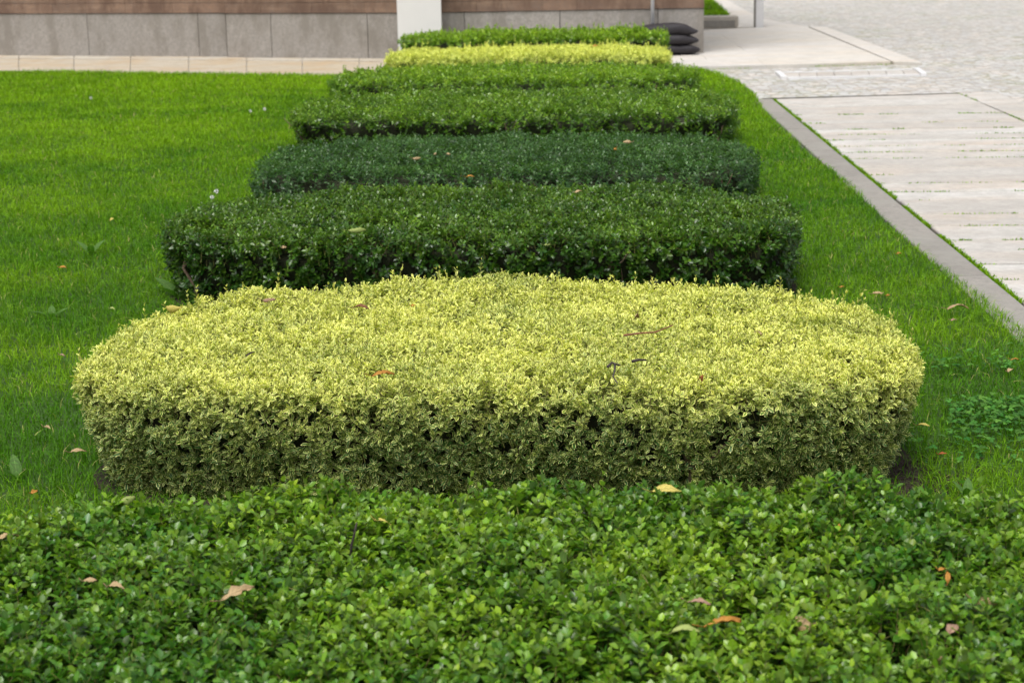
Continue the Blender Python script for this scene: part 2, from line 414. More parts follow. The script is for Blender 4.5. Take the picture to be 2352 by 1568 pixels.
class Hedge:
    def __init__(s, cx, cy, a, b, hh, n=3.4, R=.05, rot=-3.5, dome=.02, taper=.07, seed=1, nb=2.6):
        s.c = np.array([cx, cy]); s.a, s.b, s.hh, s.n, s.R, s.seed, s.dome, s.taper = a, b, hh, n, R, seed, dome, taper; s.side = .64; s.bumps = []; s.amp = 1.0
        t = math.radians(rot); s.Rm = np.array([[math.cos(t), -math.sin(t)], [math.sin(t), math.cos(t)]])
        th = np.linspace(0, 2*math.pi, 1441)[:-1]
        ct, st = np.cos(th), np.sin(th)
        ne = np.where(st > 0, nb, n+1.4)
        px = a*np.sign(ct)*np.abs(ct)**(2/ne); py = b*np.sign(st)*np.abs(st)**(2/ne)
        # wobble of the outline
        wob = 1+.03*(vnoise(np.stack([px, py, px*0], 1)+seed*7, 1.6, seed)-.5)*2
        px, py = px*wob, py*wob
        d = np.hypot(np.diff(np.append(px, px[0])), np.diff(np.append(py, py[0])))
        s.cum = np.concatenate([[0], np.cumsum(d)]); s.per = s.cum[-1]
        s.px = np.append(px, px[0]); s.py = np.append(py, py[0])
    def outline(s, u):
        q = u*s.per
        x = np.interp(q, s.cum, s.px); y = np.interp(q, s.cum, s.py)
        e = .004*s.per
        x2 = np.interp((q+e) % s.per, s.cum, s.px); y2 = np.interp((q+e) % s.per, s.cum, s.py)
        x1 = np.interp((q-e) % s.per, s.cum, s.px); y1 = np.interp((q-e) % s.per, s.cum, s.py)
        t = np.stack([x2-x1, y2-y1], 1); t /= np.linalg.norm(t, axis=1, keepdims=True)
        return x, y, np.stack([t[:, 1], -t[:, 0]], 1)
    def world(s, x, y): return np.stack([x, y], 1)@s.Rm.T + s.c
    def sample(s, rng, dens, inset=0.0):
        """points + normals + 'is top' weight on the clipped surface"""
        nt_ = int(4*s.a*s.b*dens); x = rng.uniform(-s.a, s.a, nt_); y = rng.uniform(-s.b, s.b, nt_)
        r = (np.abs(x/s.a)**s.n+np.abs(y/s.b)**s.n)**(1/s.n)
        ox, oy, on = s.outline(np.linspace(0, 1, 181)[:-1])
        k = in_poly(np.column_stack([x, y]), np.column_stack([ox, oy])-on*s.R); x, y, r = x[k], y[k], np.minimum(r[k], 1)
        P = np.column_stack([s.world(x, y), np.full(len(x), s.hh)+s.dome*(1-r**2)])
        Nn = np.tile(np.array([[0, 0, 1.]]), (len(x), 1)); top = np.ones(len(x))
        # side incl. rounded shoulder
        prof = s.hh-s.R + s.R*1.571; ns = int(s.per*prof*dens*s.side)
        u = rng.uniform(0, 1, ns); q = rng.uniform(0, prof, ns)
        x, y, nn = s.outline(u); hs = s.hh-s.R
        side = q < hs; ang = np.clip((q-hs)/s.R, 0, 1.571)
        z = np.where(side, q, hs+s.R*np.sin(ang)); inn = np.where(side, 0, s.R*(1-np.cos(ang)))
        inn = inn + s.taper*np.clip(1-z/s.hh, 0, 1)**1.3
        x = x-nn[:, 0]*inn; y = y-nn[:, 1]*inn
        nz = np.where(side, .05, np.sin(ang)); nh = np.sqrt(1-nz**2)
        P2 = np.column_stack([s.world(x, y), z]); n2 = nn@s.Rm.T
        N2 = np.column_stack([n2*nh[:, None], nz])
        P = np.concatenate([P, P2]); Nn = np.concatenate([Nn, N2]); top = np.concatenate([top, np.clip((z/s.hh-.50)/.50, 0, 1)**1.6])
        bmp = s.amp*((vnoise(P, 5.5, s.seed)-.5)*.055 + (vnoise(P, 15, s.seed+3)-.5)*.03)
        P = P+Nn*(bmp-inset)[:, None]
        for bx, by, br, bh in s.bumps: P[:, 2] += bh*np.exp(-((P[:, 0]-bx)**2+(P[:, 1]-by)**2)/br**2)*np.clip(P[:, 2]/s.hh, 0, 1)
        return P, Nn, top
    def core(s, name, mat, parent, inset=.06):
        nu, rings = 90, []
        x, y, nn = s.outline(np.linspace(0, 1, nu+1)[:-1])
        prof = [(s.taper+inset+.03, .0), (inset+.02, s.hh*.5), (inset, s.hh-s.R-.03), (inset+.04, s.hh-inset)]
        V = []
        for inn, z in prof: V.append(np.column_stack([s.world(x-nn[:, 0]*inn, y-nn[:, 1]*inn), np.full(nu, z)]))
        for f in (.75, .4): V.append(np.column_stack([s.world(x*f, y*f), np.full(nu, s.hh-inset)]))
        V.append(np.array([[*s.c, s.hh-inset]]))
        V = np.concatenate(V)
        V[nu:] += (np.stack([vnoise(V[nu:], 9, 5), vnoise(V[nu:], 9, 6), vnoise(V[nu:], 9, 7)], 1)-.5)*.04
        Fq = [[r*nu+i, r*nu+(i+1) % nu, (r+1)*nu+(i+1) % nu, (r+1)*nu+i] for r in range(5) for i in range(nu)]
        Ft = [[5*nu+i, 5*nu+(i+1) % nu, 6*nu] for i in range(nu)]
        return link(name, np_mesh(name, V, [np.array(Fq), np.array(Ft)]), mat, parent)
    def inside(s, xy, grow=0.0):
        d = (xy-s.c)@s.Rm
        return (np.abs(d[:, 0]/(s.a+grow))**s.n+np.abs(d[:, 1]/(s.b+grow))**s.n) < 1

def build_hedge(h, label, mat, leaf, aspect, dens, npairs, L, full, gap=.0, shoots=60, shoot_len=(.05, .09), young_top=.7, young_side=.15,
                stems=10, sprig_stems=True, group='low clipped box hedges in a row', seed=0, green_patch=None, yz=0.0):
    rng = np.random.default_rng(seed+11)
    root = thing('boxwood_hedge', label, 'hedge', (float(h.c[0]), float(h.c[1]), 0), group)
    inv = np.array([h.c[0], h.c[1], 0])
    P, Nn, top = h.sample(rng, dens)
    # patchy gaps, mostly low on the sides
    g = vnoise(P, 13, seed+21)*.5+vnoise(P, 30, seed+22)*.5
    thr = gap*(1-top)**.7*.42+gap*.12
    keep = (g > thr+.12*gap) & (P[:, 2] > .015)
    P, Nn, top = P[keep], Nn[keep], top[keep]
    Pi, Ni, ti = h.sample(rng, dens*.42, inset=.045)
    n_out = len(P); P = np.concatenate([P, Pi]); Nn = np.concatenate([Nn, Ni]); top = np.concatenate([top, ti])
    n = len(P)
    upw = np.where(top > .5, .35, .75)
    D = unit(Nn+np.array([0, 0, 1.])*upw[:, None]+rng.normal(0, .38, (n, 3)))
    Ls = L*rng.uniform(.7, 1.3, n)
    n_in = n-n_out; yn = vnoise(P, 4.0, seed+31)*.7+vnoise(P, 13, seed+32)*.3
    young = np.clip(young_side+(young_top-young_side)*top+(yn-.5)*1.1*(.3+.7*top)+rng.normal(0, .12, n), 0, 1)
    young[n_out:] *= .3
    depth = rng.uniform(.55, 1.05, n) + (1-top)*np.clip(rng.normal(.2, .35, n), -.15, 1.2)
    roots = P-D*(Ls*depth)[:, None]
    rnd0 = rng.uniform(0, .95, n)
    if green_patch is not None:
        for gx, gy, gr in green_patch:
            rnd0[np.hypot(P[:, 0]-gx, P[:, 1]-gy) < gr*rng.uniform(.6, 1.2, n)] = .99
    # free shoots that missed the last clipping
    k = rng.choice(np.nonzero(top[:n_out] > .5)[0], shoots, replace=False)
    Ds = unit(np.array([0, 0, 1.])+rng.normal(0, .22, (shoots, 3)))
    Lk = rng.uniform(*shoot_len, shoots)*np.where(rng.uniform(size=shoots) < .12, 1.4, 1)
    Rk = P[k]-Ds*.03
    meshes = []
    tpl = T_FULL if full else T_SIMPLE
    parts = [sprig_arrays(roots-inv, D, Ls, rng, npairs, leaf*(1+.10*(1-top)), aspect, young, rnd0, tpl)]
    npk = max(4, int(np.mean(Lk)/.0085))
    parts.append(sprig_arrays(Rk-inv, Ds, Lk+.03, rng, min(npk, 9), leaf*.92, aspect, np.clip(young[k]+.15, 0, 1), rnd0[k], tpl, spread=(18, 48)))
    link('foliage', join_arrays('foliage', parts), mat, root)
    if sprig_stems:
        A = np.concatenate([roots-D*.02, Rk-Ds*.02]); B = np.concatenate([roots+D*(Ls*.9)[:, None], Rk+Ds*(Lk+.02)[:, None]])
        link('twigs', stem_mesh('twigs', A-inv, B-inv, .0011), M['twig_green'], root)
    c = h.core('light_blocking_core', M['interior'], root); c.location = (-h.c[0], -h.c[1], 0)  # closed dark shell added inside the foliage to block light
    # woody stems just inside the outline
    for i in range(stems):
        u = np.array([(i+.5+rng.uniform(-.2, .2))/stems]); x, y, nn = h.outline(u)
        x = x-nn[:, 0]*(h.taper+.015); y = y-nn[:, 1]*(h.taper+.015); p = h.world(x, y)[0]
        q = MB(); o2 = rng.normal(0, .02, 2)
        b0 = np.array([p[0], p[1], -.02])-inv; nw = (nn@h.Rm.T)[0]
        pts = [b0, b0+[o2[0], o2[1], h.hh*.35], b0+[nw[0]*.02+o2[1], nw[1]*.02, h.hh*.62], b0+[nw[0]*.03, nw[1]*.03+o2[0], h.hh*.86]]
        q.tube(pts, .011, .004, 7)
        for kx in range(2):
            e = pts[1+kx]+np.array([rng.normal(0, .05), rng.normal(0, .05), .09]); q.tube([pts[1+kx], (pts[1+kx]+e)/2+[.008, 0, -.006], e], .005, .002, 5)
        q.build('stem', M['bark'], root, smooth=True)
    return root

# ------------------------------------------------------------------ hedge layout (centre x, distance, half width, half depth, height)
H = []
def hd(pl, pr, D, b, hh, **kw):
    zc = D*math.cos(PITCH)+(CAM_H-hh*.7)*math.sin(PITCH)
    xl, xr = (pl-1176)/F*zc, (pr-1176)/F*zc
    h = Hedge((xl+xr)/2, D, (xr-xl)/2-.02, b, hh, **kw); H.append(h); return h
h0 = hd(-420, 2860, 2.95, .78, .32, n=5, nb=5, seed=1, rot=-1)
h1 = hd(224, 2080, 5.30, .735, .335, n=3.6, seed=2, taper=.10, dome=.0, R=.045, nb=2.4)
h1.amp = .5; h1.side = .8
h2 = hd(410, 1848, 7.88, .78, .30, n=3.6, seed=3, dome=.01)
h3 = hd(592, 1745, 10.25, .92, .27, n=2.9, seed=4, R=.10, dome=.02)
h4 = hd(682, 1708, 13.25, .95, .27, n=3.6, seed=5)
h5 = hd(775, 1622, 16.0, .90, .27, n=3.6, seed=6)
h6 = hd(897, 1556, 18.25, .72, .30, n=3.6, seed=7)
h7 = hd(935, 1553, 19.9, .62, .38, n=3.4, seed=8, nb=2.2)

def bump_at(h, px, py, r, d):
    p = at(px, py, h.hh); h.bumps.append((p[0], p[1], r, d))
bump_at(h0, 720, 1140, .11, .045); bump_at(h0, 1330, 1150, .14, .02); bump_at(h0, 1900, 1160, .10, .02)
bump_at(h1, 1060, 655, .22, .028); bump_at(h1, 1680, 690, .12, .025); bump_at(h1, 560, 700, .12, .018)

# ------------------------------------------------------------------ setting: ground, plaza, lawns, paving
def sheet(name, poly, z, mat, kind='structure'):
    me = bpy.data.meshes.new(name); me.from_pydata([(p[0], p[1], z) for p in poly], [], [tuple(range(len(poly)))])
    o = link(name, me, mat); tag(o, kind=kind); return o
def ccw(P):
    P = [np.array(p[:2], float) for p in P]
    ar = sum(P[i-1][0]*P[i][1]-P[i][0]*P[i-1][1] for i in range(len(P)))
    return P if ar > 0 else P[::-1]

sheet('ground', [(-1500, -1500), (1500, -1500), (1500, 1500), (-1500, 1500)], -.06, M['ground'])
sheet('plaza', [(-40, -30), (60, -30), (60, 110), (-40, 110)], -.012, M['sett'])

edge_px = [(1530, 150), (1600, 158), (1650, 171), (1700, 192), (1735, 222), (1752, 255), (1795, 298), (1865, 362), (1955, 432), (2045, 525), (2125, 592), (2215, 662), (2295, 722), (2360, 778), (2500, 905), (2700, 1085)]
edge = [at(*p)[:2] for p in edge_px]
far_l = [at(x, y)[:2] for x, y in [(-900, 160), (-300, 162), (0, 164), (300, 170), (600, 174), (860, 176)]]
bed7 = [at(900, 140)[:2], at(930, 133)[:2], at(1540, 138)[:2]]
last = edge[-1]
lawn_poly = far_l + bed7 + edge + [np.array([last[0]+1.2, last[1]-1.6]), np.array([last[0]+1.0, -6]), np.array([-8, -6]), np.array([-12, far_l[0][1]])]
lawn = sheet('lawn', lawn_poly, .006, M['lawn'])
# soil beds under the hedges: slightly ragged outlines
sb = MB()
for i, h in enumerate(H):
    x, y, nn = h.outline(np.linspace(0, 1, 61)[:-1])
    p = h.world(x, y); off = -.07+.07*vnoise(np.column_stack([p, p[:, 0]*0]), 4, 90+i)
    if i == 1:
        off += .085*np.exp(-((p[:, 0]-at(2060, 1130)[0])**2+(p[:, 1]-at(2060, 1130)[1])**2)/.05)
        off += .02*np.exp(-((p[:, 0]-at(230, 1130)[0])**2+(p[:, 1]-at(230, 1130)[1])**2)/.05)
    q = p+(nn@h.Rm.T)*off[:, None]
    h.bed = q
    sb.add([(a_[0], a_[1], .011) for a_ in q], [tuple(range(len(q)))], .5)
rc = np.random.default_rng(66)
cx_, cy_ = at(2085, 1128)[:2]
for i in range(900):
    if i < 650: p = np.array([cx_, cy_])+rc.normal(0, [.10, .16])
    else:
        u_ = rc.uniform(size=1); x, y, nn = H[1].outline(u_); p = H[1].world(x, y)[0]+(nn@H[1].Rm.T)[0]*rc.uniform(-.06, .03)
    if len(H) and in_poly(p[None], H[0].bed)[0]: continue
    r0 = rc.uniform(.003, .013); k_ = 5; an = np.sort(rc.uniform(0, 6.28, k_))
    vs = [(p[0]+r0*math.cos(a)*rc.uniform(.7, 1.2), p[1]+r0*math.sin(a)*rc.uniform(.7, 1.2), .008) for a in an]+[(p[0]+rc.normal(0, r0*.3), p[1]+rc.normal(0, r0*.3), .010+r0*rc.uniform(.4, 1.0))]
    sb.add(vs, [(j, (j+1) % k_, k_) for j in range(k_)], .5)
tag(sb.build('soil', M['soil']), kind='structure')

# near paving: long slabs laid in rows from the kerb to the border line
VPL = (1295, -164)
def on_left(y): return 1779+1.215*(y-231)     # joint between kerb and slabs
def on_right(y): return 2200+2.37*(y-216)
rows_y = [231, 248, 267, 287, 301, 314, 326, 341, 354, 369, 389, 407, 426, 445, 465, 497, 524, 556, 580, 611, 647, 690, 735, 790, 850, 920, 1000, 1100]
slabs = MB(); rr = np.random.default_rng(5)
GAP = .009
rowlines = []
for k, y in enumerate(rows_y):
    sl = -.030 if k == 0 else (-.016 if k == 1 else -.011)
    xl = on_left(y)
    # intersection with border line on the right
    yr = y; 
    for _ in range(12): yr = y+sl*(on_right(yr)-xl)
    rowlines.append((at(xl, y)[:2], at(on_right(yr), yr)[:2]))
paving_polys = []
for k in range(len(rowlines)-1):
    (a0, a1), (b0, b1) = rowlines[k], rowlines[k+1]
    cuts = [0, 1]
    for c0, c1 in zip(cuts[:-1], cuts[1:]):
        g = np.array([0, GAP])
        e = (a1-a0)/np.linalg.norm(a1-a0)*GAP
        P = [b0+(b1-b0)*c0+g+e, b0+(b1-b0)*c1+g-e, a0+(a1-a0)*c1-g-e, a0+(a1-a0)*c0-g+e]
        slabs.prism(ccw(P), -.04, .010+rr.uniform(-.003, .003), rr.uniform(), inset=.005)
tag(slabs.build('pavement', M['slab']), kind='structure')
sheet('joint_bed', [at(1750, 225)[:2], at(2230, 212)[:2], rowlines[-1][1]+[.1, 0], rowlines[-1][0]-[.3, 0]][::-1], -.004, M['joint'])

# border setts to the right of the near slabs: pale slabs in a line
bs = MB()
bl = [at(on_right(y), y)[:2] for y in (216, 300, 420, 560, 760, 1100)]
for a_, b_ in zip(bl[:-1], bl[1:]):
    n = max(1, int(np.linalg.norm(b_-a_)/.9))
    for i in range(n):
        p, q = a_+(b_-a_)*i/n, a_+(b_-a_)*(i+1)/n
        u = (q-p)/np.linalg.norm(q-p); nrm = np.array([-u[1], u[0]])
        if nrm[0] < 0: nrm = -nrm
        p = p+u*.004+nrm*.012; q = q-u*.004+nrm*.012
        bs.prism(ccw([p, q, q+nrm*.32, p+nrm*.32]), -.04, .008+rr.uniform(-.002, .002), rr.uniform(), inset=.003)
tag(bs.build('border_paving', M['slab']), kind='structure')

# kerb between lawn and slabs
kb = MB()
ks = [231, 262, 300, 350, 410, 480, 555, 640, 740, 860, 1000, 1100]
for y0, y1 in zip(ks[:-1], ks[1:]):
    p0, p1 = at(on_left(y0)-2, y0)[:2], at(on_left(y1)-2, y1)[:2]
    u = (p1-p0)/np.linalg.norm(p1-p0); nrm = np.array([-u[1], u[0]])
    if nrm[0] > 0: nrm = -nrm
    p0 = p0+u*.007+nrm*.012; p1 = p1-u*.007+nrm*.012
    kb.prism(ccw([p0, p1, p1+nrm*.165, p0+nrm*.165]), -.05, .014+rr.uniform(-.001, .001), rr.uniform(), inset=.005)
tag(kb.build('kerb', M['kerb']), kind='structure')

# far paving (raised 3 cm) between the building corner and the drain
def P2(*p): return at(*p)[:2]
fp = MB()
FL, FR = [(1100, 158), (1250, 158), (1400, 159), (1520, 160), (1640, 158), (1760, 156), (1900, 152), (2046, 147)], None
front = [P2(x, y) for x, y in FL]
back = [P2(x, y) for x, y in [(1100, 100), (1250, 98), (1400, 95), (1500, 92), (1560, 82), (1640, 72), (1740, 68), (1851, 65)]]
# irregular large slabs split in strips across
for i in range(len(front)-1):
    pass
nb = 6
for j in range(nb):
    t0, t1 = j/nb, (j+1)/nb
    segs = [(0, 3), (3, 5), (5, 7)] if j % 2 == 0 else [(0, 2), (2, 4), (4, 7)]
    for s0, s1 in segs:
        lo = [front[q_]+(back[q_]-front[q_])*t0 for q_ in range(s0, s1+1)]; hi = [front[q_]+(back[q_]-front[q_])*t1 for q_ in range(s0, s1+1)]
        d_ = np.array([.0015, 0]); lo[0] = lo[0]+d_; hi[0] = hi[0]+d_; lo[-1] = lo[-1]-d_; hi[-1] = hi[-1]-d_
        lo = [p_+[0, .0012] for p_ in lo]; hi = [p_-[0, .0012] for p_ in hi]
        fp.prism(ccw(lo+hi[::-1]), -.03, .026, rr.uniform())
# edging strip beside it
bo = [(P2(2050, 147.2), P2(2118, 149)), (P2(1985, 119.5), P2(2045, 121)), (P2(1920, 92), P2(1971, 93.5)), (P2(1855, 65), P2(1897, 66))]
for (a0, a1), (b0, b1) in zip(bo[:-1], bo[1:]):
    for t0, t1 in ((0, .5), (.5, 1)):
        fp.prism(ccw([a0+(b0-a0)*t0+[.012, .003], a1+(b1-a1)*t0+[0, .003], a1+(b1-a1)*t1-[0, .003], a0+(b0-a0)*t1+[.012, -.003]]), -.03, .024, .3+.5*rr.uniform(), inset=.003)
# path that runs on behind
pathl = [P2(1694, 66), P2(1665, 36), P2(1632, 4), P2(1600, -22), P2(1560, -55)]
pathr = [P2(1851, 64), P2(1750, 47), P2(1690, 14), P2(1646, -12), P2(1596, -48)]
for i in range(4):
    fp.prism(ccw([pathl[i], pathr[i], pathr[i+1], pathl[i+1]]), -.03, .020, .3+.4*rr.uniform(), inset=.004)
tag(fp.build('far_pavement', M['slab_warm']), kind='structure')

# yellow sandstone strip along the building
ys = MB()
base_px = [(-1000, 122.5), (0, 130), (523, 132.8), (960, 137.2)]
strip_n = [P2(-1000, 164), P2(0, 172), P2(523, 181), P2(960, 184)]
strip_f = [P2(x, y-2) for x, y in base_px]
def lerp_poly(pl, t):
    xs = [-1000, 0, 523, 960]; x = -1000+1960*t
    return np.array([np.interp(x, xs, [p[0] for p in pl]), np.interp(x, xs, [p[1] for p in pl])])
nn_ = 15
for i in range(nn_):
    t0, t1 = i/nn_, (i+1)/nn_
    a0, a1, b0, b1 = lerp_poly(strip_n, t0), lerp_poly(strip_n, t1), lerp_poly(strip_f, t0), lerp_poly(strip_f, t1)
    sh = .25                       # joints run with the paving direction
    f = .80
    ys.prism(ccw([a0+[.004, 0], a1-[.004, 0], a1+(b1-a1)*f-[.004, 0], a0+(b0-a0)*f+[.004, 0]]), -.05, .004+rr.uniform(-.001, .001), rr.uniform()*.5, inset=.004)
    ys.prism(ccw([a0+(b0-a0)*(f+.01)+[.003, 0], a1+(b1-a1)*(f+.01)-[.003, 0], b1-[.003, 0], b0+[.003, 0]]), -.05, .010, 1.0, inset=.004)
tag(ys.build('wall_footpath', M['yellow_stone']), kind='structure')

# ------------------------------------------------------------------ building at the back
bld = thing('stone_building', 'long stone building wall with grey granite plinth below reddish brown sandstone', 'building', tuple(P2(960, 137.2))+(0,))
BO = np.array([*P2(960, 137.2), 0])
def wall_blocks(q, p0, p1, joints, z0, z1, thick, out, rsel=None, gap=.004, inset=.004):
    """blocks between the base points p0 -> p1 (left to right); joints as fractions"""
    u = (p1-p0); Ln = np.linalg.norm(u); u = u/Ln; nb_ = np.array([-u[1], u[0]])
    if nb_[1] < 0: nb_ = -nb_
    js = [0]+list(joints)+[1]
    for a_, b_ in zip(js[:-1], js[1:]):
        a = p0+u*(Ln*a_+gap)-nb_*out; b = p0+u*(Ln*b_-gap)-nb_*out
        c_, d_ = b+nb_*thick, a+nb_*thick
        q_ = ccw([a-BO[:2], b-BO[:2], c_-BO[:2], d_-BO[:2]])
        q.prism(q_, z0, z1, rr.uniform() if rsel is None else rsel, inset=inset)
w0, w1, w2, w3 = P2(-1000, 122.5), P2(523, 132.8), P2(960, 137.2), P2(1617, 127.3)
w1b = P2(523, 134.3)
def frac(px, x0, x1): return (px-x0)/(x1-x0)
pl = MB()
ZP = .545
wall_blocks(pl, w0, w1, [frac(x, -1000, 523) for x in (-740, -480, -225, 10, 243, 468)], .0, ZP, .5, 0)
wall_blocks(pl, w1b, w2, [frac(x, 523, 960) for x in (629, 850)], .0, ZP, .5, 0)
wall_blocks(pl, w2, w3, [frac(x, 960, 1617) for x in (1070, 1289, 1512)], .0, ZP, .5, 0)
pl.build('plinth', M['granite'], bld)
# mortar behind and the body of the building
bd = MB()
def back(p0, p1, off):
    u = (p1-p0)/np.linalg.norm(p1-p0); n_ = np.array([-u[1], u[0]])
    return p0+n_*off, p1+n_*off
b0_, b1_ = back(w0, w1, .03); b2_, b3_ = back(w2, w3, .03)
b3_ = b3_-(w3-w2)/np.linalg.norm(w3-w2)*.02
mid = w2+np.array([0, .035])
body = [b0_, b1_, mid, b3_, b3_+np.array([.3, 9]), b0_+np.array([0, 9])]
bd.prism(ccw([p-BO[:2] for p in body]), -.02, 6.0, .5)
bd.build('wall_core', M['joint'], bld)
rd = MB(); z = ZP+.004
hts = [.126, .30, .30, .34, .30, .30, .34, .30, .30, .34, .3, .3, .3, .3, .3, .3]
for i, ht in enumerate(hts):
    for (p0, p1, x0, x1) in ((w0, w1, -1000, 523), (w1b, w2, 523, 960), (w2, w3, 960, 1617)):
        Ln = np.linalg.norm(p1-p0); n_ = max(1, int(Ln/.62)); js = sorted(np.clip((np.arange(1, n_)+rr.uniform(-.25, .25, n_-1))/n_, .02, .98))
        wall_blocks(rd, p0, p1, js, z, z+ht-.004, .4, .012, gap=.0012, inset=.0035)
    z += ht
rd.build('wall', M['sandstone'], bld)

# ------------------------------------------------------------------ things near the building
# white stele
sp = P2(966, 142.5)
st = thing('stele', 'tall white rectangular info stele standing in front of the stone wall', 'sign', (sp[0], sp[1], 0))
q = MB()
hw = (1013-913)/2/F*21.35
q.prism([(-hw, 0), (hw, 0), (hw, .16), (-hw, .16)], .02, 2.3, .5, inset=.004); q.build('panel', M['white'], st)
q = MB(); q.prism([(-hw+.03, .03), (hw-.03, .03), (hw-.03, .13), (-hw+.03, .13)], -.01, .02, .5); q.build('base', M['dark_metal'], st)
# pale grey small print on the panel: three short lines above the frame edge
q = MB()
for k in range(3):
    z_ = .735+k*.03; x1 = hw-.055; x0 = x1-(.10, .075, .09)[k]
    q.add([(x0, -.002, z_), (x1, -.002, z_), (x1, -.002, z_+.009), (x0, -.002, z_+.009)], [(0, 1, 2, 3)], .5)
q.build('print', M['grey_metal'], st)

# thin post behind the sandbags
tp = P2(1499, 130.2)
t = thing('thin_post', 'thin light grey pole rising behind the black sandbags at the wall', 'pole', (tp[0], tp[1], 0))
q = MB(); q.tube([(0, 0, .01), (0, 0, 1.2), (0, 0, 2.4)], .022, .022, 16); q.build('pole', M['grey_metal'], t, smooth=True)
q = MB(); q.prism([(-.3, -.32), (.3, -.32), (.3, .03), (-.3, .03)], .028, .036, .5); q.build('foot_plate', M['dark_metal'], t)

# black sandbags stacked on the foot plate
def sandbag(label, c, L, Wd, Ht, rz, seed):
    r_ = np.random.default_rng(seed); nu, nv = 40, 24
    u = np.linspace(0, 2*math.pi, nu, endpoint=False); v = np.linspace(-math.pi/2, math.pi/2, nv)
    U, Vv = np.meshgrid(u, v)
    sg = lambda a, p: np.sign(a)*np.abs(a)**p
    X = sg(np.cos(Vv), .45)*sg(np.cos(U), .5)*L/2; Y = sg(np.cos(Vv), .45)*sg(np.sin(U), .55)*Wd/2
    Z = sg(np.sin(Vv), .9)*Ht/2
    pinch = 1-.72*np.clip(np.abs(X)/(L/2)-.5, 0, 1)**1.6*2.0
    Z = Z*np.clip(pinch, .14, 1)
    Z = Z-.10*Ht*(np.abs(X)/(L/2))**2*2
    P = np.stack([X.ravel(), Y.ravel(), Z.ravel()], 1)
    P[:, 2] += (vnoise(P+seed, 9, seed)-.5)*.035; P[:, 1] += (vnoise(P+seed, 7, seed+1)-.5)*.04
    ridge = np.sin(P[:, 0]*30+P[:, 1]*18+seed)*.004*(np.abs(P[:, 0])/(L/2)); P[:, 2] += ridge
    P[:, 2] = np.maximum(P[:, 2], -Ht/2+.004)
    idx = np.arange(nu*nv).reshape(nv, nu)
    q4 = np.stack([idx[:-1], np.roll(idx, -1, 1)[:-1], np.roll(idx, -1, 1)[1:], idx[1:]], -1).reshape(-1, 4)
    o = link('sandbag', np_mesh('sandbag', P, [q4], np.tile([0, 0, .5, 0], (len(P), 1))), M['rubber'])
    o.location = c; o.rotation_euler = (0, 0, rz)
    return tag(o, label, 'sandbag', 'black sandbags stacked at the building corner')
bc = P2(1530, 131.8)
sandbag('bottom black sandbag lying flat on the pavement by the wall corner', (bc[0]+.005, bc[1]-.01, .036+.062), .78, .31, .125, .05, 3)
sandbag('middle black sandbag in the pile of three', (bc[0]+.0, bc[1]-.0, .036+.062+.108), .76, .30, .13, -.06, 4)
sandbag('topmost black sandbag of the pile with a sagging right end', (bc[0]-.02, bc[1]-.005, .036+.062+.222), .78, .30, .14, .03, 5)

# white square post further back
wp = P2(1742, 66.5)
t = thing('white_post', 'white square post on the pale paving right of the building corner', 'post', (wp[0], wp[1], 0))
q = MB(); q.prism([(-.045, -.06), (.065, -.06), (.065, .06), (-.045, .06)], .02, 2.6, .5, inset=.003); q.build('post', M['white_metal'], t)
q = MB(); q.prism([(-.062, -.055), (-.0452, -.055), (-.0452, .055), (-.062, .055)], .02, 2.6, .5); q.build('shaded_side', M['kerb'], t)  # shade of the post's left face put in as a grey strip

# low granite block with raised lawn behind
lk0, lk1 = P2(1560, 67), P2(1696, 65)
rl = thing('low_kerb_wall', 'low granite kerb wall holding the raised lawn behind the building corner', 'wall', (lk1[0], lk1[1], 0))
q = MB(); o_ = lk1
dp = (P2(1665, 36)-lk1); dp = dp/np.linalg.norm(dp)
q.prism(ccw([lk0-o_, lk1-o_, lk1-o_+dp*.42, lk0-o_+[0, .42]]), -.02, .17, .4, inset=.008); q.build('kerb_stone', M['lowkerb'], rl)
q = MB(); a_ = (lk0-lk1)/np.linalg.norm(lk0-lk1)
q.prism(ccw([a_*.05+[0, -.012], a_*.62+[0, -.012], a_*.62+[0, .01], a_*.05+[0, .01]]), .02, .115, 1.0, inset=.004); q.build('recessed_panel', M['kerb'], rl)
# raised lawn polygon
rlp = ccw([lk0+[0, .40], lk1+dp*.40-[.1, 0], P2(1640, 14)-[.1, 0], P2(1612, -10)-[.1, 0], P2(1560, -50)-[.1, 0], P2(1480, -50), P2(1500, 20)])
q = MB(); q.prism(rlp, -.02, .15, .5); tag(q.build('raised_lawn', M['lawn']), kind='structure')
# dark foot of a bollard at the upper edge
db = P2(1621, 8)
t = thing('dark_bollard', 'dark bollard standing on the small raised lawn behind the building corner', 'bollard', (db[0]-.02, db[1], .15))
q = MB(); q.tube([(0, 0, 0), (0, 0, .05)], .10, .10, 16); q.build('base', M['dark_metal'], t)
q = MB(); q.tube([(0, 0, .05), (0, 0, .5), (0, 0, .9)], .065, .06, 16); q.tube([(0, 0, .9), (0, 0, .94), (0, 0, .96)], .07, .03, 16); q.build('shaft', M['dark_metal'], t)

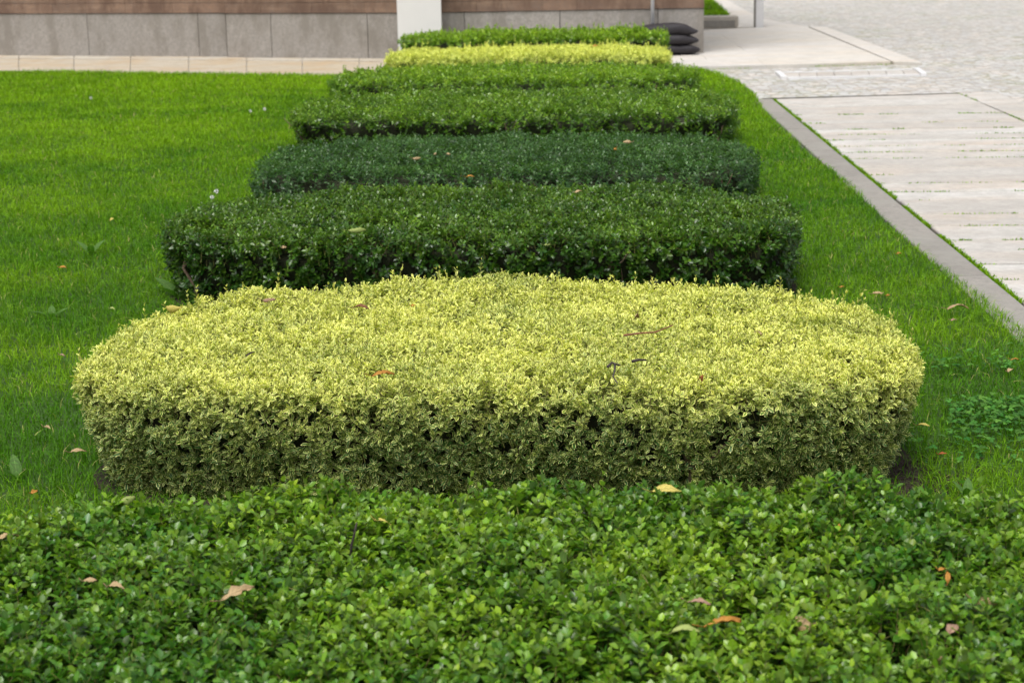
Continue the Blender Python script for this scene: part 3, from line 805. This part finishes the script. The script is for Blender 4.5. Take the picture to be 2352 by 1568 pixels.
# drain frame in the setts
dc = [P2(1787, 168), P2(1801, 181), P2(2122, 173), P2(2104, 160)]
t = thing('drain_frame', 'long white rectangular drain frame set flush in the grey setts', 'drain', (dc[0][0], dc[0][1], 0))
q = MB(); o_ = dc[0]
def bar(a, b, wd, z1):
    u = (b-a)/np.linalg.norm(b-a); n_ = np.array([-u[1], u[0]])*wd/2
    q.prism(ccw([a-n_-o_, b-n_-o_, b+n_-o_, a+n_-o_]), -.012, z1, .5, inset=.003)
bar(dc[0], dc[1], .060, .022); bar(dc[2], dc[3], .060, .022)
bar(dc[1]+[.04, 0], dc[2]-[.04, 0], .016, .012); bar(dc[0]+[.04, 0], dc[3]-[.04, 0], .010, .009)
q.build('frame', M['white_metal'], t)
q = MB()
for i in range(8):
    f0, f1 = (i+.015)/8, (i+.985)/8
    A, Bq, Cq, Dq = dc[0]+(dc[3]-dc[0])*f0, dc[0]+(dc[3]-dc[0])*f1, dc[1]+(dc[2]-dc[1])*f1, dc[1]+(dc[2]-dc[1])*f0
    A, Dq = A+(Dq-A)*.1, A+(Dq-A)*.9; Bq, Cq = Bq+(Cq-Bq)*.1, Bq+(Cq-Bq)*.9
    q.prism(ccw([A-o_+[.03, 0], Bq-o_+[.03, 0], Cq-o_+[-.01, 0], Dq-o_+[-.01, 0]]), -.012, .004, rr.uniform(), inset=.004)
q.build('infill_stones', M['slab'], t)

# ------------------------------------------------------------------ hedges
GP = at(1865, 745, .33); GP2 = at(640, 805, .33)
build_hedge(h0, 'wide mid green hedge filling the foreground, strewn with fallen leaves', M['leaf_mid'], .0232, .64, 1950, 5, .047, True, gap=.35, shoots=150, shoot_len=(.03, .07), young_top=.38, young_side=.1, stems=6, seed=100)
build_hedge(h1, 'large yellow variegated hedge with cream edged leaves behind the foreground hedge', M['leaf_var'], .0188, .40, 3800, 5, .042, True, gap=.42, shoots=320, shoot_len=(.03, .07), young_top=.88, young_side=.14, stems=14, seed=200, green_patch=[(GP[0], GP[1], .09), (GP2[0], GP2[1], .02)])
build_hedge(h2, 'glossy dark green hedge directly behind the big variegated one', M['leaf_dark'], .0255, .52, 1450, 5, .052, True, gap=.34, shoots=140, shoot_len=(.03, .07), young_top=.45, young_side=.12, stems=8, seed=300)
build_hedge(h3, 'bluish green hedge with a rounded top, behind the glossy dark one', M['leaf_blue'], .0255, .52, 1050, 4, .050, False, gap=.5, shoots=60, shoot_len=(.02, .04), young_top=.5, young_side=.15, stems=6, seed=400, sprig_stems=False)
build_hedge(h4, 'wide green hedge behind the bluish green one', M['leaf_fresh'], .031, .55, 760, 4, .055, False, gap=.5, shoots=90, shoot_len=(.03, .07), young_top=.6, young_side=.15, stems=6, seed=500, sprig_stems=False)
build_hedge(h5, 'light green hedge in front of the bright yellow strip', M['leaf_light'], .033, .55, 620, 4, .058, False, gap=.45, shoots=80, shoot_len=(.03, .08), young_top=.6, young_side=.15, stems=5, seed=600, sprig_stems=False)
build_hedge(h6, 'narrow bright yellow hedge, second from the wall', M['leaf_yellow'], .032, .42, 1000, 4, .06, False, gap=.3, shoots=130, shoot_len=(.03, .08), young_top=.9, young_side=.6, stems=5, seed=700, sprig_stems=False)
build_hedge(h7, 'farthest green hedge right in front of the stone wall and stele', M['leaf_light'], .033, .55, 700, 4, .058, False, gap=.45, shoots=150, shoot_len=(.03, .09), young_top=.85, young_side=.3, stems=5, seed=800, sprig_stems=False)

# ------------------------------------------------------------------ grass
def grass_field(name, polys_in, zbase, seed, bands, xr, label=None):
    rng = np.random.default_rng(seed); PP = []; LL = []; WW = []
    for (y0, y1, dens, ln, wd) in bands:
        x0, x1 = xr(y0, y1)
        n = int((x1-x0)*(y1-y0)*dens)
        P = np.column_stack([rng.uniform(x0, x1, n), rng.uniform(y0, y1, n)])
        k = in_poly(P, polys_in)
        P = P[k]
        for h in H:
            if len(P):
                bad = in_poly(P, h.bed) & (rng.uniform(size=len(P)) > .22)
                P = P[~bad]
        PP.append(P); LL.append(np.full(len(P), ln)); WW.append(np.full(len(P), wd))
    P = np.concatenate(PP); L = np.concatenate(LL); Wd = np.concatenate(WW); n = len(P)
    p3 = np.column_stack([P, np.zeros(n)])
    clump = vnoise(p3, 6, seed)*.5+vnoise(p3, 1.6, seed+1)*.5
    flat = rng.uniform(size=n) < .16
    L = .86*L*rng.uniform(.6, 1.2, n)*(.7+.6*clump); L[rng.uniform(size=n) < .008] *= 1.5
    az = rng.uniform(0, 2*math.pi, n); lean = np.abs(rng.normal(0, .75, n))+.1; lean = np.where(flat, rng.uniform(1.0, 1.5, n), lean)
    hx, hy = np.cos(az), np.sin(az)
    fx = rng.uniform(0, 2*math.pi, n); sx, sy = np.cos(fx), np.sin(fx)
    V = np.empty((n, 5, 3)); base = np.column_stack([P, zbase+np.where(flat, rng.uniform(.012, .035, n), 0)])
    mid_ = base+np.column_stack([hx*L*lean*.30, hy*L*lean*.30, L*np.where(flat, .12, .55)])
    tip = base+np.column_stack([hx*L*lean, hy*L*lean, L*np.where(flat, .15, np.clip(1-.25*lean, .55, 1))])
    side = np.column_stack([sx*Wd, sy*Wd, np.zeros(n)])*.5
    V[:, 0] = base-side; V[:, 1] = base+side; V[:, 2] = mid_+side*.85; V[:, 3] = mid_-side*.85; V[:, 4] = tip
    a4 = np.zeros((n, 5, 4), np.float32)
    a4[:, 2:4, 1] = .55; a4[:, 4, 1] = 1; a4[:, :, 2] = rng.uniform(0, 1, n)[:, None]
    yng = np.clip((vnoise(p3, 1.1, seed+5)*.5+vnoise(p3, 4, seed+6)*.5-.5)*1.3+.24+.05*np.clip(P[:, 1]-6, 0, 12)+rng.normal(0, .14, n), 0, 1)
    a4[:, :, 3] = yng[:, None]
    off = np.arange(n)[:, None]*5
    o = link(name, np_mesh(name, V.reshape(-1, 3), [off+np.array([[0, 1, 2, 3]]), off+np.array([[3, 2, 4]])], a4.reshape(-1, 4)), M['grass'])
    print('grass', n)
    return tag(o, label, 'grass', kind='stuff')
def xr_left_right(y0, y1):
    e = .60*0+.30*y1+.5
    return -e, e
bands = [(2.2, 5.5, 10500, .054, .0024), (5.5, 8, 9000, .054, .0028), (8, 11, 6500, .052, .0036), (11, 15, 4300, .052, .0048), (15, 21, 2800, .055, .0066)]
grass_field('grass', lawn_poly, .004, 41, bands, xr_left_right, 'green lawn grass with long loose blades around the row of hedges')
grass_field('grass', rlp, .15, 43, [(27, 45, 900, .09, .014)], lambda a, b: (2.2, 5.2), 'bright green grass on the small raised lawn beyond the low kerb')

# weeds and moss in the paving joints
rng = np.random.default_rng(77); PJ = []
for k, (a_, b_) in enumerate(rowlines[2:24]):
    n = int(np.linalg.norm(b_-a_)*420); t_ = rng.uniform(-.0, 1, n)
    p = a_+(b_-a_)*t_[:, None]
    g = vnoise(np.column_stack([p*3, np.full(n, k*3.)]), 2.2, 9+k); PJ.append(p[g > .53]+rng.normal(0, .005, (int((g > .53).sum()), 2)))
for i in range(len(ks)-1):
    a_, b_ = P2(on_left(ks[i]), ks[i]), P2(on_left(ks[i+1]), ks[i+1]); n = int(np.linalg.norm(b_-a_)*900)
    p = a_+(b_-a_)*rng.uniform(0, 1, n)[:, None]; g = vnoise(np.column_stack([p, np.zeros(n)]), 5, 19)
    PJ.append(p[g > .36]+rng.normal(0, .007, (int((g > .36).sum()), 2)))
for a_, b_ in [(P2(1851, 65), P2(2046, 147)), (P2(1560, 162), P2(2046, 149)), (P2(1897, 66), P2(2118, 149)), (bl[0], bl[3])]:
    n = int(np.linalg.norm(b_-a_)*160); p = a_+(b_-a_)*rng.uniform(0, 1, n)[:, None]
    g = vnoise(np.column_stack([p, np.zeros(n)]), 2, 29); PJ.append(p[g > .5]+rng.normal(0, .014, (int((g > .5).sum()), 2)))
PJ = np.concatenate(PJ); n = len(PJ)
D = unit(np.column_stack([rng.normal(0, .6, (n, 2)), np.ones(n)])); nr = unit(np.cross(D, rng.normal(size=(n, 3))))
v, f, a4 = blades(np.column_stack([PJ, np.full(n, -.002)]), D, nr, rng.uniform(.008, .026, n), rng.uniform(.002, .005, n), np.full(n, .2), rng.uniform(0, .4, n), rng.uniform(0, 1, n), rng.uniform(.2, 1, n), T_SIMPLE)
tag(link('joint_weeds', np_mesh('joint_weeds', v, f, a4), M['grass']), 'moss and tiny weeds growing in the paving joints', 'weeds', kind='stuff')

# clover patch right of the variegated hedge
rng = np.random.default_rng(78); n = 4200
c = at(2230, 945)[:2]; P = rng.normal(0, 1, (n, 2))*[.42, .28]+c
P = P[(vnoise(np.column_stack([P, np.zeros(len(P))]), 5, 3) > .42)]
for h in H: P = P[~in_poly(P, h.bed)]
P = P[in_poly(P, lawn_poly)]; n = len(P)
zb = rng.uniform(.03, .065, n); VV = []; FF = []; AA = []; nv = 0
tilt = rng.normal(0, .28, (n, 3)); tilt[:, 2] = 1; up_ = unit(tilt); ph = rng.uniform(0, 6.28, n); sz = rng.uniform(.006, .011, n); rd_ = rng.uniform(0, .95, n); yg = rng.uniform(0, 1, n)
for k in range(3):
    a_ = ph+k*2.094; ax = np.column_stack([np.cos(a_), np.sin(a_), np.zeros(n)]); ax = unit(ax-up_*np.sum(ax*up_, 1)[:, None])
    v, f, a4 = blades(np.column_stack([P, zb]), ax, up_, sz*1.3, sz*.62, np.full(n, .15), np.full(n, .15), rd_, yg, T_FULL)
    VV.append(v); AA.append(a4); FF.append([g+nv for g in f]); nv += len(v)
faces = [np.concatenate([F_[0] for F_ in FF]), np.concatenate([F_[1] for F_ in FF])]
tag(link('clover', np_mesh('clover', np.concatenate(VV), faces, np.concatenate(AA)), M['clover']), 'dense clover patch in the lawn right of the variegated hedge', 'clover', kind='stuff')

# ------------------------------------------------------------------ broadleaf weeds, fallen leaves, twigs
def broad_weed(px, py, label, size, nl, az0, seed, up=.8):
    r_ = np.random.default_rng(seed); p = at(px, py)
    root = thing('broadleaf_weed', label, 'weed', (p[0], p[1], .006))
    for k in range(nl):
        az = az0+k*2*math.pi/nl*1.0+r_.normal(0, .2); L = size*r_.uniform(.75, 1.1); nu = 9
        vs = []; at4 = []
        for i in range(nu):
            s = i/(nu-1); wd = L*.15*math.sin(math.pi*min(1, s**.8*1.0))**.8 if 0 < s < 1 else .002
            if s < .2: wd = .003+wd*.5
            r_h = L*(s*math.cos(up)+.1*s*s); zz = L*(s*math.sin(up)-.25*s*s)
            for sd_ in (-1, 0, 1):
                x_ = r_h*math.cos(az)-sd_*wd*math.sin(az); y_ = r_h*math.sin(az)+sd_*wd*math.cos(az)
                vs.append((x_, y_, zz+abs(sd_)*wd*.25)); at4.append((abs(sd_), s, .3+.4*r_.uniform(), .5))
        idx = np.arange(nu*3).reshape(nu, 3)
        q4 = np.concatenate([np.stack([idx[:-1, j], idx[:-1, j+1], idx[1:, j+1], idx[1:, j]], -1) for j in (0, 1)])
        link('leaf', np_mesh('leaf', np.array(vs), [q4], np.array(at4)), M['weed'], root)
broad_weed(42, 1112, 'broad leaved weed at the left edge of the lawn near the foreground hedge', .10, 3, 1.9, 1, up=1.0)
broad_weed(2222, 1160, 'broad leaved weed with an upright oval leaf at the lower right lawn', .10, 4, 1.3, 2, up=1.15)
broad_weed(1985, 1135, 'small broad leaved weed beside the bare soil patch', .075, 3, 1.2, 3, up=1.2)
broad_weed(210, 590, 'pale broad leaved weed in the left lawn beside the dark hedge', .13, 3, 1.0, 4, up=.9)
broad_weed(410, 690, 'large bluish broad leaved weed at the left foot of the dark hedge', .17, 4, 2.6, 5, up=.75)
broad_weed(120, 735, 'broad leaved weed in the lawn left of the variegated hedge', .10, 4, .4, 6, up=.7)

def dead_leaf_mat(name, c1, c2):
    mt, nt, b = newmat(name)
    at_ = nt.nodes.new('ShaderNodeAttribute'); at_.attribute_name = 'leaf'
    sep = nt.nodes.new('ShaderNodeSeparateColor'); nt.links.new(at_.outputs['Color'], sep.inputs[0])
    col = mixc(nt, mapr(nt, noise(nt, 45, 4, .7), .42, .68, 0, 1), c1, c2)
    ph = mth(nt, 'ADD', mth(nt, 'MULTIPLY', sep.outputs[1], 46), mth(nt, 'MULTIPLY', sep.outputs[0], -9))
    lat = mapr(nt, mth(nt, 'SINE', ph), .82, 1, 0, .8)
    edge = mapr(nt, sep.outputs[0], .72, 1, 0, .5)
    col = mixc(nt, edge, col, tuple(x*.6 for x in c2))
    vein = mth(nt, 'MAXIMUM', mth(nt, 'LESS_THAN', sep.outputs[0], .1), lat)
    col = mixc(nt, mth(nt, 'MULTIPLY', vein, .6), col, tuple(x*.55 for x in c2))
    nt.links.new(col, b.inputs['Base Color']); b.inputs['Roughness'].default_value = .7; b.inputs['Specular IOR Level'].default_value = .25
    tr = nt.nodes.new('ShaderNodeBsdfTranslucent'); nt.links.new(col, tr.inputs['Color'])
    mx = nt.nodes.new('ShaderNodeMixShader'); mx.inputs[0].default_value = .25
    nt.links.new(b.outputs[0], mx.inputs[1]); nt.links.new(tr.outputs[0], mx.inputs[2])
    nt.links.new(mx.outputs[0], nt.nodes['Material Output'].inputs['Surface'])
    return mt
DL = {'tan': dead_leaf_mat('tan_leaf', (.50, .37, .20), (.38, .26, .13)), 'orange': dead_leaf_mat('orange_leaf', (.50, .25, .05), (.40, .17, .035)),
      'brown': dead_leaf_mat('brown_leaf', (.24, .11, .05), (.14, .065, .035)), 'rust': dead_leaf_mat('rust_leaf', (.40, .13, .04), (.30, .09, .03)),
      'yellow': dead_leaf_mat('yellow_leaf', (.62, .52, .14), (.50, .44, .10)), 'pink': dead_leaf_mat('pinkish_leaf', (.42, .27, .19), (.32, .19, .13)),
      'pale': dead_leaf_mat('pale_green_leaf', (.38, .45, .14), (.30, .38, .10))}
def fallen(px, py, zh, colr, L, asp, az, label, curl=.5, roll=0., tilt=0., seed=1, lift=.012, lobed=False, group=None, arch=None):
    L *= .85; asp *= .80; roll = abs(roll)*.42; r_ = np.random.default_rng(seed); arch = r_.uniform(.06, .2) if arch is None else arch; p = at(px, py, zh)
    nu, nw = 13, 7; V = []; A4 = []
    for i in range(nu):
        s = i/(nu-1)
        wd = L*asp*.5*max(.02, math.sin(math.pi*s**.80)**1.05)*(1+.06*math.sin(s*23+seed)+.05*math.sin(s*41))
        if lobed: wd *= 1+.42*math.sin(s*17+.6)
        for j in range(nw):
            c_ = (j/(nw-1)-.5)*2
            ang = c_*curl*1.3
            y_ = (math.sin(ang)/max(curl*1.3, .05))*wd if curl > .03 else c_*wd
            z_ = (1-math.cos(ang))/max(curl*1.3, .05)*wd
            V.append(((s-.5)*L, y_, (z_ if curl > 0 else -z_)+arch*L*math.sin(s*math.pi)+r_.normal(0, .0009)+.012*math.sin(s*5+c_*2+seed)*L*3))
            A4.append((abs(c_), s, .5, .5))
    idx = np.arange(nu*nw).reshape(nu, nw)
    q4 = np.stack([idx[:-1, :-1], idx[1:, :-1], idx[1:, 1:], idx[:-1, 1:]], -1).reshape(-1, 4)
    V = np.array(V)
    # petiole as a thin three sided stalk
    b0 = V[(nw//2)]; b1 = b0+np.array([-L*.28, .004, .006]); r = .0011; k = len(V)
    pv = []
    for bb in (b0, b1):
        for a in range(3): pv.append(bb+[0, r*math.cos(a*2.094), r*math.sin(a*2.094)])
    V = np.concatenate([V, pv]); A4 += [(0, 0, .5, .5)]*6
    q2 = np.array([[k+i, k+(i+1) % 3, k+3+(i+1) % 3, k+3+i] for i in range(3)])
    o = link('fallen_leaf', np_mesh('fallen_leaf', V, [np.concatenate([q4, q2])], np.array(A4)), DL[colr])
    o.location = (p[0], p[1], zh+lift); o.rotation_euler = (roll, tilt, az)
    sm = o.modifiers.new('thickness', 'SOLIDIFY'); sm.thickness = .0004
    return tag(o, label, 'leaf', group)
FH = 'fallen leaves lying on the hedges'
Z0, Z1 = .335, .345
fallen(548, 1400, Z0, 'tan', .080, .40, .62, 'large curled tan leaf on the foreground hedge, left of centre', curl=.35, roll=1.0, tilt=-.15, seed=2, lift=.030, arch=.12, lobed=True, group=FH)
fallen(208, 1352, Z0, 'tan', .03, .6, .2, 'small tan leaf piece on the left of the foreground hedge, left of a second piece', curl=.3, seed=3, lift=.016, roll=-.5, group=FH)
fallen(268, 1368, Z0, 'tan', .045, .45, -.4, 'narrow tan leaf beside a smaller piece on the left of the foreground hedge', curl=.3, seed=4, lift=.016, roll=-.4, group=FH)
fallen(22, 1250, Z0, 'tan', .05, .5, .4, 'tan leaf at the far left edge of the foreground hedge', curl=.4, seed=5, lift=.014, roll=-.3, group=FH)
fallen(1926, 1232, Z0, 'orange', .03, .5, 1.2, 'small upright orange leaf at the back right of the foreground hedge', curl=.4, tilt=-.9, seed=6, lift=.016, group=FH)
fallen(1840, 1450, Z0, 'tan', .055, .75, 2.2, 'rounded tan leaf bent over on the right of the foreground hedge', curl=-.8, roll=-.5, seed=7, lift=.02, group=FH)
fallen(1660, 1450, Z0, 'orange', .085, .32, .35, 'long orange brown leaf lying on the foreground hedge near its front', curl=.35, roll=-.4, seed=8, lift=.014, group=FH)
fallen(1570, 1470, Z0, 'pale', .07, .3, .2, 'pale green slender leaf in front of the long orange brown one', curl=.3, roll=-.3, seed=9, lift=.012, group=FH)
fallen(2262, 1400, Z0, 'tan', .055, .6, -.6, 'tan leaf at the right edge of the foreground hedge', curl=-.5, roll=-.4, seed=10, lift=.016, group=FH)
fallen(2188, 1455, Z0, 'pink', .06, .5, 1.0, 'dull brownish leaf half sunk in the right of the foreground hedge', curl=.5, roll=-.4, seed=11, lift=.008, group=FH)
fallen(2163, 1324, Z0, 'orange', .022, .6, .5, 'tiny orange leaf, upper of a pair on the right of the foreground hedge', curl=.3, roll=-.5, seed=12, lift=.014, group=FH)
fallen(2176, 1342, Z0, 'orange', .03, .5, 1.4, 'orange leaf, lower of a pair on the right of the foreground hedge', curl=.3, tilt=-.8, seed=13, lift=.014, group=FH)
fallen(2152, 1530, Z0, 'tan', .022, .8, .2, 'small tan leaf close to the bottom edge on the right', curl=-.4, roll=-.5, seed=14, lift=.016, group=FH)
fallen(1605, 1398, Z0, 'pink', .05, .35, -.3, 'pinkish tan leaf above the long orange brown one', curl=.3, roll=-.4, seed=15, lift=.010, group=FH)
fallen(1530, 1142, Z0, 'yellow', .075, .5, -.05, 'yellow green leaf resting on the back edge of the foreground hedge', curl=.2, roll=-.6, seed=16, lift=.012, group=FH)
fallen(295, 1160, Z0, 'pale', .04, .7, .6, 'yellow green leaf at the back left of the foreground hedge', curl=-.3, roll=-.7, seed=17, lift=.014, group=FH)
fallen(880, 1215, Z0, 'yellow', .06, .18, -.75, 'thin yellow leaf strip at the back of the foreground hedge', curl=.2, roll=-.3, seed=18, lift=.014, group=FH)
fallen(988, 1335, Z0, 'pale', .026, .8, 1.2, 'small pale yellow leaf near the centre of the foreground hedge', curl=.3, roll=-.5, seed=19, lift=.016, group=FH)
fallen(880, 880, Z1, 'orange', .075, .42, .42, 'bright orange folded leaf at the front edge of the variegated hedge', curl=.75, roll=-.75, seed=20, lift=.022, group=FH)
fallen(828, 716, Z1, 'brown', .065, .5, -.1, 'dark brown leaf sunk in the top of the variegated hedge', curl=.4, roll=-.4, seed=21, lift=.010, group=FH)
fallen(950, 714, Z1, 'orange', .028, .6, 1.0, 'small orange leaf near the dark brown one on the variegated hedge', curl=.3, roll=-.5, seed=22, lift=.016, group=FH)
fallen(1740, 780, Z1, 'tan', .045, .4, 2.0, 'tan leaf next to the green patch on the variegated hedge', curl=.3, roll=-.8, seed=23, lift=.018, group=FH)
fallen(1462, 738, Z1, 'tan', .035, .6, 1.9, 'small cream leaf above the long twig on the variegated hedge', curl=-.3, tilt=.6, roll=-.4, seed=24, lift=.018, group=FH)
fallen(1612, 874, Z1, 'rust', .035, .6, 1.2, 'rust red leaf at the front edge of the variegated hedge, right of centre', curl=-.4, roll=-.8, seed=25, lift=.012, group=FH)
fallen(400, 718, Z1, 'yellow', .06, .45, -.1, 'pale yellow leaf on the back left of the variegated hedge', curl=-.4, roll=-.4, seed=26, lift=.018, group=FH)
fallen(618, 700, Z1, 'pink', .05, .5, .4, 'pinkish leaf toward the back left of the variegated hedge', curl=-.3, roll=-.4, seed=27, lift=.016, group=FH)
fallen(820, 541, .325, 'pale', .085, .28, .1, 'pale green curved leaf on the front of the dark hedge', curl=-.4, roll=-.5, seed=28, lift=.02, group=FH)
fallen(653, 580, .26, 'tan', .045, .5, 1.2, 'tan leaf caught in the front face of the dark hedge, left side', curl=.3, roll=-.9, seed=29, lift=.02, group=FH)
fallen(1262, 574, .26, 'pale', .05, .5, .2, 'small pale leaf in the front face of the dark hedge near its middle', curl=.3, roll=-.9, seed=30, lift=.02, group=FH)
fallen(1330, 452, .325, 'tan', .05, .5, .3, 'tan leaf at the back of the dark hedge top', curl=.3, roll=-.6, seed=31, lift=.02, group=FH)
for i, (x_, y_, l_) in enumerate([(957, 372, 'largest pale tan leaf on the left of the bluish hedge'), (1000, 362, 'tan leaf in the middle of three on the bluish hedge'), (1030, 362, 'tan leaf right of two others on the bluish hedge'),
                                  (1441, 334, 'tan leaf on the back right of the bluish hedge'), (1412, 350, 'orange tan leaf just left of and below another on the bluish hedge')]):
    fallen(x_, y_, .295, 'tan' if i != 4 else 'orange', (.055, .04, .04, .06, .045)[i], .55, .3+i, l_, curl=-.3, roll=-.6, seed=40+i, lift=.02, group=FH)
fallen(1080, 425, .25, 'orange', .05, .5, .3, 'orange leaf low on the front of the bluish hedge', curl=.3, roll=-.9, seed=46, lift=.04, group=FH)
fallen(1367, 108, .40, 'orange', .08, .6, .3, 'orange leaf on the farthest green hedge', curl=.3, roll=-.7, seed=47, lift=.0, group=FH)
FG = 'fallen leaves scattered in the grass'
def lg(x, y, c, L, label, az=0., asp=.55, sd_=1): fallen(x, y, .04, c, L, asp, az, label, curl=.3, roll=-.35, seed=sd_, lift=.01, group=FG)
lg(2200, 715, 'tan', .10, 'largest tan leaf in the grass between the variegated hedge and the kerb', .1, .4, 51)
lg(2190, 742, 'pink', .035, 'small pinkish leaf just below the large tan one in the right grass', .5, .6, 52)
lg(2015, 680, 'tan', .06, 'pale tan leaf in the grass behind the right end of the variegated hedge', .2, .5, 53)
lg(2040, 684, 'orange', .035, 'small orange leaf next to a pale tan one in the grass right of the hedges', 1.0, .5, 54)
lg(2065, 588, 'orange', .03, 'small orange leaf in the grass strip level with the dark hedge', .3, .6, 55)
lg(1935, 665, 'orange', .028, 'tiny orange leaf in the grass at the back right of the variegated hedge', .3, .6, 56)
lg(2320, 858, 'tan', .05, 'tan leaf in the grass at the right picture edge', .9, .5, 57)
lg(2330, 832, 'orange', .035, 'orange leaf above a tan one in the grass at the right picture edge', .2, .5, 58)
lg(2120, 985, 'yellow', .045, 'yellow leaf in the grass right of the variegated hedge side', -.2, .45, 59)
lg(2165, 1050, 'rust', .03, 'rust coloured leaf in the grass near the bare soil patch', .3, .5, 60)
lg(145, 620, 'orange', .055, 'orange tan leaf in the upper left lawn beside the dark hedge', -.5, .5, 61)
lg(258, 716, 'pale', .045, 'pale green leaf in the lawn behind the left end of the variegated hedge', -.7, .6, 62)
lg(143, 823, 'pink', .035, 'pinkish leaf in the lawn left of the variegated hedge', -.6, .6, 63)
lg(108, 990, 'tan', .035, 'tan leaf in the lower left lawn', -.5, .7, 64)
lg(80, 1138, 'orange', .04, 'peach coloured leaf in the grass right at the foreground hedge, lower left', 1.4, .6, 65)
lg(258, 510, 'yellow', .06, 'yellow tan leaf upright in the lawn left of the dark hedge', 1.4, .4, 66)
lg(180, 1045, 'tan', .06, 'cream leaf in the grass touching the lower left of the variegated hedge', .1, .4, 67)

def twig(pts_px, zh, r, label, mat, lift=.02, side=None):
    p = [at(x, y, zh+lift) for x, y in pts_px]; o_ = p[0].copy()
    root = thing('twig', label, 'twig', tuple(o_), 'fallen twigs on the hedges')
    q = MB(); pts = [a-o_+np.array([0, 0, .004*math.sin(i*2.1)]) for i, a in enumerate(p)]
    q.tube(pts, r, r*.6, 7)
    if side:
        s = [at(x, y, zh+lift+.003)-o_ for x, y in side]; q.tube(s, r*.7, r*.4, 6)
    q.build('branch', mat, root, smooth=True); return root
M['twig_red'] = plain_mat('reddish_twig', (.26, .10, .05), .7, 0, .4, 60, .3, col2=(.12, .06, .035))
M['twig_dark'] = plain_mat('dark_twig', (.06, .045, .045), .75, 0, .5, 60, .4)
twig([(1432, 770), (1470, 768), (1505, 760), (1545, 747)], Z1, .0032, 'long reddish brown twig on top of the variegated hedge', M['twig_red'], lift=.035)
twig([(1396, 842), (1405, 836), (1425, 836)], Z1, .004, 'short dark forked twig near the front of the variegated hedge', M['twig_dark'], .03, side=[(1412, 836), (1412, 850), (1408, 864), (1418, 880)])
twig([(1451, 830), (1468, 829), (1484, 824)], Z1, .0045, 'stubby dark twig right of the forked one on the variegated hedge', M['twig_dark'], .03)
twig([(566, 816), (578, 812), (584, 806)], Z1, .003, 'small bent dark twig on the left of the variegated hedge', M['twig_dark'], .03)
p0 = at(803, 1262, .34)
t = thing('twig', 'dark upright twig poking out of the foreground hedge, left of centre', 'twig', tuple(p0), 'fallen twigs on the hedges')
q = MB(); q.tube([(0, 0, -.03), (.004, 0, .01), (.010, -.002, .03), (.016, 0, .055)], .003, .0018, 7); q.build('branch', M['twig_dark'], t, smooth=True)

# white clover flower heads dotted over the left lawn
FLW = [(209, 228, 'lone white flower high in the far left lawn'), (497, 444, 'upper white flower of a pair in the lawn left of the bluish hedge'), (487, 458, 'lower white flower of a pair in the lawn left of the bluish hedge'), (575, 258, 'leftmost white flower of a few beside the far green hedge'), (608, 254, 'white flower right of another beside the far green hedge')]
for k, (x_, y_, lb) in enumerate(FLW):
    p = at(x_, y_, .055); t = thing('white_flower', lb, 'flower', (p[0], p[1], .006), 'white flowers in the lawn')
    q = MB(); q.tube([(0, 0, 0), (.004, 0, .03), (0, 0, .058)], .0016, .0012, 5); q.build('stem', M['twig_green'], t, smooth=True)
    r_ = np.random.default_rng(900+k); n = 34; D_ = unit(r_.normal(size=(n, 3))+[0, 0, .25]); nr_ = unit(np.cross(D_, r_.normal(size=(n, 3))))
    v, f, a4 = blades(np.tile([0, 0, .060], (n, 1))+D_*.004, D_, nr_, np.full(n, .011), np.full(n, .0032), np.full(n, .2), np.full(n, .1), np.full(n, .5), np.full(n, .5), T_SIMPLE)
    link('flower_head', np_mesh('flower_head', v, f, a4), M['petal'], t)
